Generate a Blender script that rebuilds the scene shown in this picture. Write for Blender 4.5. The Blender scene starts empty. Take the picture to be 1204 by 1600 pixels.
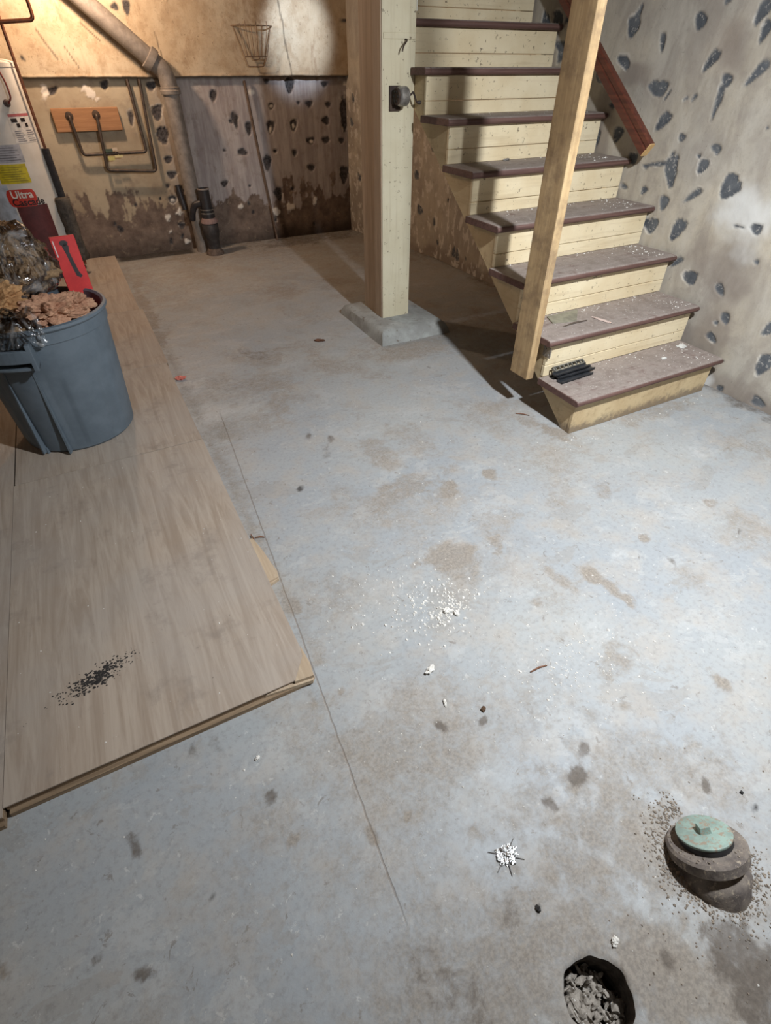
import bpy, bmesh, math, random
import numpy as np
from mathutils import Vector, Matrix

random.seed(7)
rng = np.random.default_rng(11)
scene = bpy.context.scene
COL = scene.collection

# ------------------------------------------------------------------ camera
cam_data = bpy.data.cameras.new('camera')
cam = bpy.data.objects.new('camera', cam_data)
COL.objects.link(cam)
cam.location = (0, 0, 1.40)
cam.rotation_euler = (math.radians(90 - 40.56), 0, math.radians(-27.56))
cam_data.sensor_fit = 'VERTICAL'
cam_data.sensor_height = 24.0
cam_data.lens = 812 / 1600 * 24.0
cam_data.clip_start = 0.02
scene.camera = cam

# ------------------------------------------------------------------ world, exposure, lamps
world = bpy.data.worlds.new('world')
scene.world = world
world.use_nodes = True
world.node_tree.nodes['Background'].inputs[0].default_value = (0.8, 0.85, 1, 1)
world.node_tree.nodes['Background'].inputs[1].default_value = 0.0
vs = scene.view_settings
vs.view_transform = 'Standard'
vs.look = 'None'
vs.gamma = 1.0
vs.use_curve_mapping = False
vs.exposure = 0.0

def lamp(name, loc, power, color, radius):
    d = bpy.data.lights.new(name, 'POINT')
    d.energy = power
    d.color = color
    d.shadow_soft_size = radius
    o = bpy.data.objects.new(name, d)
    COL.objects.link(o)
    o.location = loc
    return o

COOL_AT = (1.42, 0.30, 2.12)      # daylight work lamp in a reflector, hung before the stairs
COOL_AIM = (0.125, 0.50, -0.85)
WARM_AT = (0.36, 5.42, 2.02)      # bare incandescent bulb by the water heater
REAR_AT = (-1.2, 0.2, 2.20)       # unseen fill lamp added behind the camera to lift the ambient light
def spot_lamp(name, loc, aim, power, color, deg, blend, radius):
    d = bpy.data.lights.new(name, 'SPOT')
    d.energy = power
    d.color = color
    d.spot_size = math.radians(deg)
    d.spot_blend = blend
    d.shadow_soft_size = radius
    o = bpy.data.objects.new(name, d)
    COL.objects.link(o)
    o.location = loc
    o.rotation_euler = Vector(aim).to_track_quat('-Z', 'Y').to_euler()
    return o
spot_lamp('work_lamp_light', COOL_AT, COOL_AIM, 390, (0.92, 0.96, 1.0), 156, 1.0, 0.055)
lamp('warm_bulb_light', WARM_AT, 60, (1.0, 0.71, 0.49), 0.05)
lamp('rear_fill_light', REAR_AT, 7, (0.95, 0.97, 1.0), 0.06)
SPOT_AT = (2.30, 4.55, 2.28)      # unseen spot added behind the stairs for the cool patch on the back wall
SPOT_AIM = tuple(Vector((2.22, 5.95, 1.62)) - Vector(SPOT_AT))
spot_lamp('cool_patch_light', SPOT_AT, SPOT_AIM, 150, (0.74, 0.85, 1.0), 28, 0.8, 0.05)

# ------------------------------------------------------------------ helpers
def srgb(r, g, b):
    f = lambda c: (c / 255 / 12.92) if c / 255 <= 0.04045 else ((c / 255 + 0.055) / 1.055) ** 2.4
    return (f(r), f(g), f(b), 1.0)

class NT:
    """short-hand for building a node material"""
    def __init__(self, name, rough=0.8, metal=0.0, spec=0.5):
        self.m = bpy.data.materials.new(name)
        self.m.use_nodes = True
        self.t = self.m.node_tree
        self.b = self.t.nodes['Principled BSDF']
        self.b.inputs['Roughness'].default_value = rough
        self.b.inputs['Metallic'].default_value = metal
        self.b.inputs['Specular IOR Level'].default_value = spec
    def n(self, kind, **kw):
        nd = self.t.nodes.new('ShaderNode' + kind)
        for k, v in kw.items():
            setattr(nd, k, v)
        return nd
    def link(self, a, b):
        self.t.links.new(a, b)
    def coord(self, scale=(1, 1, 1), rot=(0, 0, 0)):
        tc = self.n('TexCoord')
        mp = self.n('Mapping')
        mp.inputs['Scale'].default_value = scale
        mp.inputs['Rotation'].default_value = rot
        self.link(tc.outputs['Object'], mp.inputs['Vector'])
        return mp.outputs[0]
    def noise(self, vec, scale, detail=4, rough=0.6, dist=0.0):
        nd = self.n('TexNoise')
        nd.inputs['Scale'].default_value = scale
        nd.inputs['Detail'].default_value = detail
        nd.inputs['Roughness'].default_value = rough
        nd.inputs['Distortion'].default_value = dist
        self.link(vec, nd.inputs['Vector'])
        return nd.outputs[0]
    def ramp(self, fac, stops):
        nd = self.n('ValToRGB')
        els = nd.color_ramp.elements
        while len(els) < len(stops):
            els.new(0.5)
        for e, (p, c) in zip(els, stops):
            e.position = p
            e.color = c if len(c) == 4 else (*c, 1)
        self.link(fac, nd.inputs[0])
        return nd.outputs[0]
    def mask(self, fac, lo, hi):
        nd = self.n('MapRange')
        nd.interpolation_type = 'SMOOTHSTEP'
        nd.inputs[1].default_value = lo
        nd.inputs[2].default_value = hi
        self.link(fac, nd.inputs[0])
        return nd.outputs[0]
    def math(self, op, a, b=None):
        nd = self.n('Math', operation=op)
        for i, v in enumerate((a, b)):
            if v is None:
                continue
            if isinstance(v, (int, float)):
                nd.inputs[i].default_value = v
            else:
                self.link(v, nd.inputs[i])
        return nd.outputs[0]
    def mix(self, fac, a, b, mode='MIX'):
        nd = self.n('Mix', data_type='RGBA', blend_type=mode)
        for i, v in ((0, fac), (6, a), (7, b)):
            if isinstance(v, (int, float)):
                nd.inputs[i].default_value = v
            elif isinstance(v, tuple):
                nd.inputs[i].default_value = v
            else:
                self.link(v, nd.inputs[i])
        return nd.outputs[2]
    def attr(self, name):
        nd = self.n('Attribute', attribute_name=name)
        sp = self.n('SeparateColor')
        self.link(nd.outputs['Color'], sp.inputs[0])
        return sp.outputs[0], sp.outputs[1], sp.outputs[2], nd.outputs['Alpha']
    def color(self, c):
        if isinstance(c, tuple):
            self.b.inputs['Base Color'].default_value = c
        else:
            self.link(c, self.b.inputs['Base Color'])
    def rough(self, r):
        self.link(r, self.b.inputs['Roughness'])
    def bump(self, h, strength=0.3, dist=0.01):
        nd = self.n('Bump')
        nd.inputs['Strength'].default_value = strength
        nd.inputs['Distance'].default_value = dist
        self.link(h, nd.inputs['Height'])
        self.link(nd.outputs[0], self.b.inputs['Normal'])

def speckled(name, c1, c2, scale=30, rough=0.8, metal=0.0, bump=0.15, stretch=(1, 1, 1), c3=None, c3lo=0.62):
    """two-tone noisy surface, optional third tone in flecks"""
    k = NT(name, rough, metal)
    v = k.coord(stretch)
    a = k.noise(v, scale, 6, 0.65)
    col = k.mix(k.mask(a, 0.35, 0.65), srgb(*c1), srgb(*c2))
    if c3:
        f = k.noise(v, scale * 2.7, 5, 0.7)
        col = k.mix(k.mask(f, c3lo, c3lo + 0.06), col, srgb(*c3))
    k.color(col)
    if bump:
        k.bump(a, bump, 0.006)
    return k.m

def wood(name, c1, c2, axis, rough=0.7, fine=1.0, dirt=None):
    """grain running along one axis"""
    k = NT(name, rough)
    st = [26 * fine] * 3
    st[axis] = 1.3 * fine
    v = k.coord(tuple(st))
    g = k.noise(v, 2.2, 6, 0.65, 0.7)
    big = k.noise(k.coord(), 3.0, 4, 0.6)
    col = k.mix(k.mask(g, 0.3, 0.7), srgb(*c1), srgb(*c2))
    col = k.mix(k.mask(big, 0.35, 0.75), col, k.mix(0.35, col, srgb(*c2)))
    if dirt:
        d = k.noise(k.coord(), 9.0, 6, 0.7)
        col = k.mix(k.math('MULTIPLY', k.mask(d, 0.42, 0.66), 0.7), col, srgb(*dirt))
    k.color(col)
    k.bump(g, 0.2, 0.003)
    return k.m

def plain(name, c, rough=0.6, metal=0.0, vary=0.08):
    c2 = tuple(max(0, x * (1 - vary * 2)) for x in c)
    return speckled(name, c, c2, 18, rough, metal, 0.05)

# ---- geometry as (verts, faces) lists
def box(x0, x1, y0, y1, z0, z1):
    v = [(x0, y0, z0), (x1, y0, z0), (x1, y1, z0), (x0, y1, z0), (x0, y0, z1), (x1, y0, z1), (x1, y1, z1), (x0, y1, z1)]
    f = [(0, 3, 2, 1), (4, 5, 6, 7), (0, 1, 5, 4), (1, 2, 6, 5), (2, 3, 7, 6), (3, 0, 4, 7)]
    return v, f

def join(*parts):
    V, F = [], []
    for v, f in parts:
        n = len(V)
        V += list(v)
        F += [tuple(i + n for i in q) for q in f]
    return V, F

def xform(vf, M):
    return [tuple(M @ Vector(p)) for p in vf[0]], vf[1]

def frame_of(d):
    d = Vector(d).normalized()
    up = Vector((0, 0, 1)) if abs(d.z) < 0.9 else Vector((1, 0, 0))
    u = d.cross(up).normalized()
    return u, u.cross(d).normalized()

def tube(path, r, n=10, cap=True):
    """round tube along a path; r may be a list"""
    P = [Vector(p) for p in path]
    rs = r if isinstance(r, (list, tuple)) else [r] * len(P)
    V, F = [], []
    u = None
    for i, p in enumerate(P):
        d = (P[min(i + 1, len(P) - 1)] - P[max(i - 1, 0)]).normalized()
        if u is None:
            u, w = frame_of(d)
        else:
            u = (u - d * u.dot(d)).normalized()
            w = d.cross(u) * -1
            w = u.cross(d)
        for k in range(n):
            a = 2 * math.pi * k / n
            V.append(tuple(p + rs[i] * (math.cos(a) * u + math.sin(a) * w)))
    for i in range(len(P) - 1):
        for k in range(n):
            a, b = i * n + k, i * n + (k + 1) % n
            F.append((a, b, b + n, a + n))
    if cap:
        F.append(tuple(range(n))[::-1])
        F.append(tuple(range((len(P) - 1) * n, len(P) * n)))
    return V, F

def bend_path(pts, r, n=5):
    """round off the corners of a polyline"""
    P = [Vector(p) for p in pts]
    out = [P[0]]
    for i in range(1, len(P) - 1):
        a = (P[i - 1] - P[i]); b = (P[i + 1] - P[i])
        k = min(r, a.length * 0.45, b.length * 0.45)
        a = P[i] + a.normalized() * k; b = P[i] + b.normalized() * k
        for j in range(n + 1):
            t = j / n
            out.append((1 - t) ** 2 * a + 2 * t * (1 - t) * P[i] + t * t * b)
    out.append(P[-1])
    return [tuple(p) for p in out]

def lathe(profile, n=32, center=(0, 0, 0), axis=(0, 0, 1), cap0=True, cap1=True):
    """profile of (radius, height) turned about an axis through center"""
    ax = Vector(axis).normalized()
    u, w = frame_of(ax)
    c = Vector(center)
    V, F = [], []
    for r, h in profile:
        for k in range(n):
            a = 2 * math.pi * k / n
            V.append(tuple(c + ax * h + r * (math.cos(a) * u + math.sin(a) * w)))
    m = len(profile)
    for i in range(m - 1):
        for k in range(n):
            a, b = i * n + k, i * n + (k + 1) % n
            F.append((a, b, b + n, a + n))
    if cap0: F.append(tuple(range(n))[::-1])
    if cap1: F.append(tuple(range((m - 1) * n, m * n)))
    return V, F

def prism(poly, axis, a, b):
    """polygon extruded along an axis: poly gives the other two coordinates in order"""
    def put(p, h):
        q = list(p); q.insert(axis, h); return tuple(q)
    n = len(poly)
    V = [put(p, a) for p in poly] + [put(p, b) for p in poly]
    F = [tuple(range(n))[::-1], tuple(range(n, 2 * n))]
    for i in range(n):
        j = (i + 1) % n
        F.append((i, j, j + n, i + n))
    return V, F

def blob(center, size, seed, rough=0.35, sub=3, freq=3.0):
    """lumpy closed shape"""
    bm = bmesh.new()
    bmesh.ops.create_icosphere(bm, subdivisions=sub, radius=1.0)
    from mathutils import noise as mn
    off = Vector((seed * 3.1, seed * 1.7, seed * 0.9))
    for v in bm.verts:
        d = mn.fractal(v.co * freq + off, 0.9, 2.1, 4)
        v.co *= 1 + rough * d
        v.co = Vector((v.co.x * size[0], v.co.y * size[1], v.co.z * size[2])) + Vector(center)
    V = [tuple(v.co) for v in bm.verts]
    F = [tuple(v.index for v in f.verts) for f in bm.faces]
    bm.free()
    return V, F

# ---- objects
def origin_of(o):
    p = Vector((0, 0, 0))
    while o is not None:
        p += Vector(o.location)
        o = o.parent
    return p

def obj(name, vf, mat, parent=None, at=None, smooth=False, bevel=0.0, segs=2):
    """one mesh object; vertices are given in world space"""
    V, F = vf
    base = origin_of(parent)
    if parent is None:
        if at is None:
            a = np.array(V)
            at = (a[:, 0].mean(), a[:, 1].mean(), a[:, 2].min())
        loc = Vector(at)
    else:
        loc = Vector((0, 0, 0))
    o0 = base + loc
    me = bpy.data.meshes.new(name)
    me.from_pydata([(p[0] - o0.x, p[1] - o0.y, p[2] - o0.z) for p in V], [], F)
    bm = bmesh.new()
    bm.from_mesh(me)
    bmesh.ops.recalc_face_normals(bm, faces=bm.faces)
    if bevel:
        es = [e for e in bm.edges if len(e.link_faces) == 2 and e.calc_face_angle(0) > 0.6]
        bmesh.ops.bevel(bm, geom=es, offset=bevel, segments=segs, affect='EDGES', profile=0.6)
    bm.to_mesh(me)
    bm.free()
    if smooth:
        me.shade_smooth()
        if smooth != 'all':
            me.set_sharp_from_angle(angle=math.radians(38))
    me.materials.append(mat)
    o = bpy.data.objects.new(name, me)
    COL.objects.link(o)
    o.location = loc
    if parent is not None:
        o.parent = parent
    return o

def tag(o, label=None, cat=None, group=None, kind=None):
    if label: o['label'] = label
    if cat: o['category'] = cat
    if group: o['group'] = group
    if kind: o['kind'] = kind
    return o

def thing(name, loc, label, cat, group=None):
    o = bpy.data.objects.new(name, None)
    o.empty_display_size = 0.05
    COL.objects.link(o)
    o.location = loc
    return tag(o, label, cat, group)

# ---- numpy value noise for surface wear
def vnoise(u, v, scale, seed):
    r = np.random.default_rng(seed)
    G = r.random((257, 257))
    a, b = u * scale + 61.3, v * scale + 37.7
    i, j = np.floor(a).astype(int), np.floor(b).astype(int)
    fa, fb = a - i, b - j
    fa, fb = fa * fa * (3 - 2 * fa), fb * fb * (3 - 2 * fb)
    i0, j0, i1, j1 = i % 257, j % 257, (i + 1) % 257, (j + 1) % 257
    return (G[i0, j0] * (1 - fa) + G[i1, j0] * fa) * (1 - fb) + (G[i0, j1] * (1 - fa) + G[i1, j1] * fa) * fb

def fbm(u, v, scale, seed, oct=4):
    s, a, t = 0, 1.0, 0
    for k in range(oct):
        s = s + a * vnoise(u, v, scale * 2 ** k, seed + k)
        t += a
        a *= 0.55
    return s / t

def smooth01(x, lo, hi):
    t = np.clip((x - lo) / (hi - lo), 0, 1)
    return t * t * (3 - 2 * t)

def ellipse_dist(u, v, e, near=2.2):
    """normalised distance to an ellipse (cu,cv, au,av, bu,bv): 1 on its outline"""
    cu, cv, au, av, bu, bv = e[:6]
    det = au * bv - av * bu
    du, dv = u - cu, v - cv
    s = (du * bv - dv * bu) / det
    t = (dv * au - du * av) / det
    return s, t, np.sqrt(s * s + t * t)

def grid_mesh(name, P, nu, nv, mat, colors, skip=None, smooth=True):
    """P: (nu*nv,3) world points, colors: dict name -> (nu*nv,4)"""
    idx = np.arange(nu * nv).reshape(nu, nv)
    q = np.stack([idx[:-1, :-1], idx[1:, :-1], idx[1:, 1:], idx[:-1, 1:]], -1).reshape(-1, 4)
    if skip is not None:
        q = q[~skip(P[q].mean(1))]
    me = bpy.data.meshes.new(name)
    me.vertices.add(len(P))
    me.vertices.foreach_set('co', P.astype(np.float32).ravel())
    me.loops.add(len(q) * 4)
    me.loops.foreach_set('vertex_index', q.astype(np.int32).ravel())
    me.polygons.add(len(q))
    me.polygons.foreach_set('loop_start', (np.arange(len(q)) * 4).astype(np.int32))
    me.update(calc_edges=True)
    for k, c in colors.items():
        at = me.attributes.new(k, 'FLOAT_COLOR', 'POINT')
        at.data.foreach_set('color', c.astype(np.float32).ravel())
    me.materials.append(mat)
    if smooth:
        me.shade_smooth()
    o = bpy.data.objects.new(name, me)
    COL.objects.link(o)
    return o
# ------------------------------------------------------------------ wear measured on the surfaces (metres)
# ellipses: centre u,v, half axis a (u,v), half axis b (u,v); u,v = Y,Z on the right wall, X,Z on the back wall, X,Y on the floor
RIGHT_CHIPS = [
    (2.757, 1.564, 0.004, -0.045, 0.039, 0.007), (2.345, 1.566, 0.001, -0.032, 0.027, 0.006), (2.537, 1.495, -0.008, -0.039, 0.015, 0.002), (2.762, 1.421, -0.032, -0.031, 0.034, -0.008),
    (2.487, 1.311, -0.015, -0.035, 0.056, -0.001), (2.22, 1.425, 0.027, -0.04, 0.022, 0.009), (2.103, 1.352, -0.003, -0.027, 0.028, 0.004), (2.114, 1.271, 0.003, -0.069, 0.016, 0.003),
    (1.964, 1.379, 0.037, -0.042, 0.019, 0.01), (2.252, 1.284, 0.011, -0.017, 0.009, 0.004), (2.299, 1.277, 0.012, -0.008, 0.006, 0.003), (2.403, 1.176, 0.033, -0.043, 0.025, 0.01),
    (2.255, 1.117, 0.005, -0.02, 0.02, 0.005), (2.258, 0.962, -0.026, -0.069, 0.036, -0.003), (2.359, 0.991, 0.081, -0.015, 0.006, 0.01), (2.43, 0.971, -0.005, -0.012, 0.019, -0.002),
    (2.281, 1.028, 0.002, -0.031, 0.013, 0.002), (2.251, 1.021, 0.008, -0.021, 0.011, 0.003), (2.034, 1.087, -0.009, -0.02, 0.027, -0.002), (2.081, 1.007, 0.012, -0.033, 0.024, 0.007),
    (2.119, 1.05, -0.003, -0.008, 0.01, -0.001), (1.898, 0.94, 0.027, -0.049, 0.043, 0.018), (2.081, 0.882, 0.04, -0.037, 0.015, 0.009), (2.241, 0.821, 0.0, -0.036, 0.026, 0.002),
    (2.286, 0.698, -0.013, -0.04, 0.045, -0.006), (2.107, 0.715, 0.018, -0.056, 0.036, 0.008), (1.677, 0.792, -0.014, -0.024, 0.027, -0.007), (1.767, 0.79, -0.029, 0.001, -0.002, -0.006),
    (2.534, 0.999, -0.014, -0.027, 0.029, -0.004), (2.688, 1.095, 0.01, -0.038, 0.029, 0.005), (2.401, 0.859, 0.013, -0.018, 0.018, 0.006), (2.542, 0.86, -0.027, -0.006, 0.005, -0.011),
    (2.777, 1.229, -0.005, -0.014, 0.023, -0.001), (2.844, 1.073, -0.007, -0.04, 0.021, -0.0), (2.042, 1.582, 0.014, -0.04, 0.027, 0.01), (1.995, 1.521, 0.005, -0.041, 0.02, 0.006),
    (3.28, 1.496, -0.004, -0.025, 0.066, 0.004), (2.044, 0.557, 0.03, -0.031, 0.014, 0.008), (1.61, 0.659, -0.005, -0.011, 0.012, -0.003), (1.818, 1.187, 0.003, -0.007, 0.005, 0.002),
    (3.349, 1.625, -0.035, -0.034, 0.029, -0.004), (2.231, 1.634, 0.008, -0.011, 0.014, 0.006), (2.42, 1.285, 0.015, -0.027, 0.005, 0.001), (3.278, 1.613, 0.015, -0.015, 0.015, 0.005),
    (1.929, 0.502, -0.015, -0.034, 0.043, -0.011), (1.736, 0.492, -0.028, -0.023, 0.016, -0.014), (1.645, 0.366, -0.014, -0.03, 0.023, -0.008), (1.686, 0.33, -0.005, -0.011, 0.013, -0.004),
    (1.678, 0.25, -0.031, -0.019, 0.012, -0.015), (1.413, 0.388, 0.023, -0.035, 0.021, 0.013), (1.356, 0.221, 0.012, -0.06, 0.035, 0.009), (1.516, 0.012, -0.008, -0.018, 0.019, -0.008),
    (1.293, 0.035, -0.044, -0.007, 0.003, -0.025), (1.564, 0.156, -0.003, -0.006, 0.006, -0.002),
]
BACK_CHIPS = [
    (1.393, 1.203, -0.009, -0.042, -0.03, 0.0), (1.559, 1.021, 0.004, -0.063, -0.028, -0.004), (1.518, 1.016, -0.003, -0.016, -0.02, 0.001), (1.673, 0.957, -0.006, -0.055, -0.029, -0.0),
    (1.587, 0.778, 0.039, -0.015, -0.017, -0.024), (1.357, 0.535, -0.006, -0.028, -0.033, 0.002), (1.606, 0.496, -0.001, -0.009, -0.01, 0.001), (1.897, 1.305, -0.003, -0.017, -0.023, 0.0),
    (2.119, 1.273, -0.012, -0.061, -0.042, 0.002), (2.467, 1.276, -0.002, -0.022, -0.031, 0.0), (1.919, 1.12, -0.004, -0.025, -0.025, 0.001), (2.3, 1.131, 0.002, -0.026, -0.037, -0.003),
    (2.192, 1.14, -0.001, -0.013, -0.017, 0.0), (2.499, 1.121, -0.002, -0.02, -0.027, 0.001), (1.891, 0.959, -0.012, -0.052, -0.033, 0.003), (2.122, 0.965, -0.004, -0.053, -0.031, 0.0),
    (2.466, 0.995, 0.021, -0.028, -0.032, -0.013), (2.288, 0.836, 0.002, -0.028, -0.041, -0.002), (2.454, 0.837, 0.002, -0.028, -0.042, -0.002), (2.627, 0.822, -0.001, -0.024, -0.032, 0.001),
    (1.91, 0.77, -0.002, -0.014, -0.017, 0.001), (2.107, 0.746, -0.003, -0.028, -0.022, 0.001), (1.811, 0.677, -0.004, -0.07, -0.035, -0.0), (2.27, 0.608, -0.003, -0.028, -0.035, 0.002),
    (2.667, 1.023, 0.001, -0.143, -0.042, -0.0), (2.639, 0.526, -0.004, -0.076, -0.044, 0.003), (1.411, 0.8, 0.015, -0.007, -0.007, -0.008), (2.706, 1.724, 0.06, -0.001, -0.002, -0.011),
    (1.894, 0.401, 0.011, -0.054, -0.036, -0.006), (0.104, 1.252, 0.003, -0.024, -0.051, -0.017), (0.512, 1.288, -0.007, -0.033, -0.03, -0.002), (0.655, 1.065, -0.009, -0.053, -0.021, -0.001),
    (0.879, 1.276, -0.007, -0.036, -0.035, -0.002), (0.878, 1.095, -0.004, -0.053, -0.04, -0.004), (0.885, 0.934, -0.006, -0.065, -0.052, -0.004), (0.882, 0.753, -0.008, -0.029, -0.034, 0.002),
    (0.885, 0.634, -0.009, -0.033, -0.038, 0.002), (0.824, 0.55, -0.004, -0.017, -0.019, 0.001), (0.842, 0.438, -0.008, -0.031, -0.035, 0.003), (0.921, 0.453, -0.009, -0.084, -0.032, -0.001),
    (0.872, 0.209, -0.006, -0.025, -0.027, 0.003), (-0.016, 1.45, 0.011, -0.015, -0.008, -0.005), (0.737, 1.759, 0.019, -0.019, -0.022, -0.014), (0.821, 1.757, -0.004, -0.044, -0.026, -0.004),
]
BACK_WHITE = [
    (0.05, 1.245, -0.009, -0.048, -0.028, -0.004), (0.383, 1.24, 0.028, -0.049, -0.037, -0.02), (0.759, 0.301, -0.007, -0.026, -0.028, 0.003), (0.879, 0.334, -0.007, -0.028, -0.032, 0.003),
    (0.89, 0.078, -0.005, -0.021, -0.023, 0.002), (0.75, 0.176, -0.005, -0.018, -0.019, 0.002), (0.842, 0.438, -0.004, -0.015, -0.017, 0.001), (1.48, 0.328, -0.004, -0.021, -0.024, 0.002),
    (1.919, 1.12, -0.002, -0.013, -0.017, 0.0), (2.123, 0.965, -0.003, -0.027, -0.016, 0.001), (1.888, 0.946, -0.004, -0.026, -0.015, 0.001), (2.293, 0.836, -0.002, -0.015, -0.02, 0.001),
    (1.748, 1.228, -0.003, -0.018, -0.024, 0.0), (2.832, 1.273, 0.013, -0.032, -0.027, -0.005), (2.691, 1.28, -0.001, -0.016, -0.023, 0.0), (2.281, 0.325, -0.004, -0.039, -0.024, 0.002),
    (2.008, 0.284, 0.034, -0.026, -0.025, -0.023), (1.845, 0.251, 0.024, -0.026, -0.029, -0.02),
]
RIGHT_TONE = [
    (1.735, 0.836, -0.113, -0.093, 0.123, -0.09, 'w'), (1.784, 0.602, -0.09, -0.153, 0.139, -0.046, 'd'), (1.733, 0.184, -0.138, -0.025, 0.044, -0.191, 'd'), (2.117, 1.457, -0.026, -0.09, 0.102, 0.01, 'd'),
    (2.877, 0.992, 0.017, -0.266, 0.136, 0.007, 'd'), (1.425, 0.004, -0.175, 0.003, -0.003, -0.089, 'd'), (1.627, 0.021, -0.056, -0.006, 0.008, -0.055, 'w'), (2.672, 1.373, -0.06, -0.04, 0.078, -0.038, 'd'),
]
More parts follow.
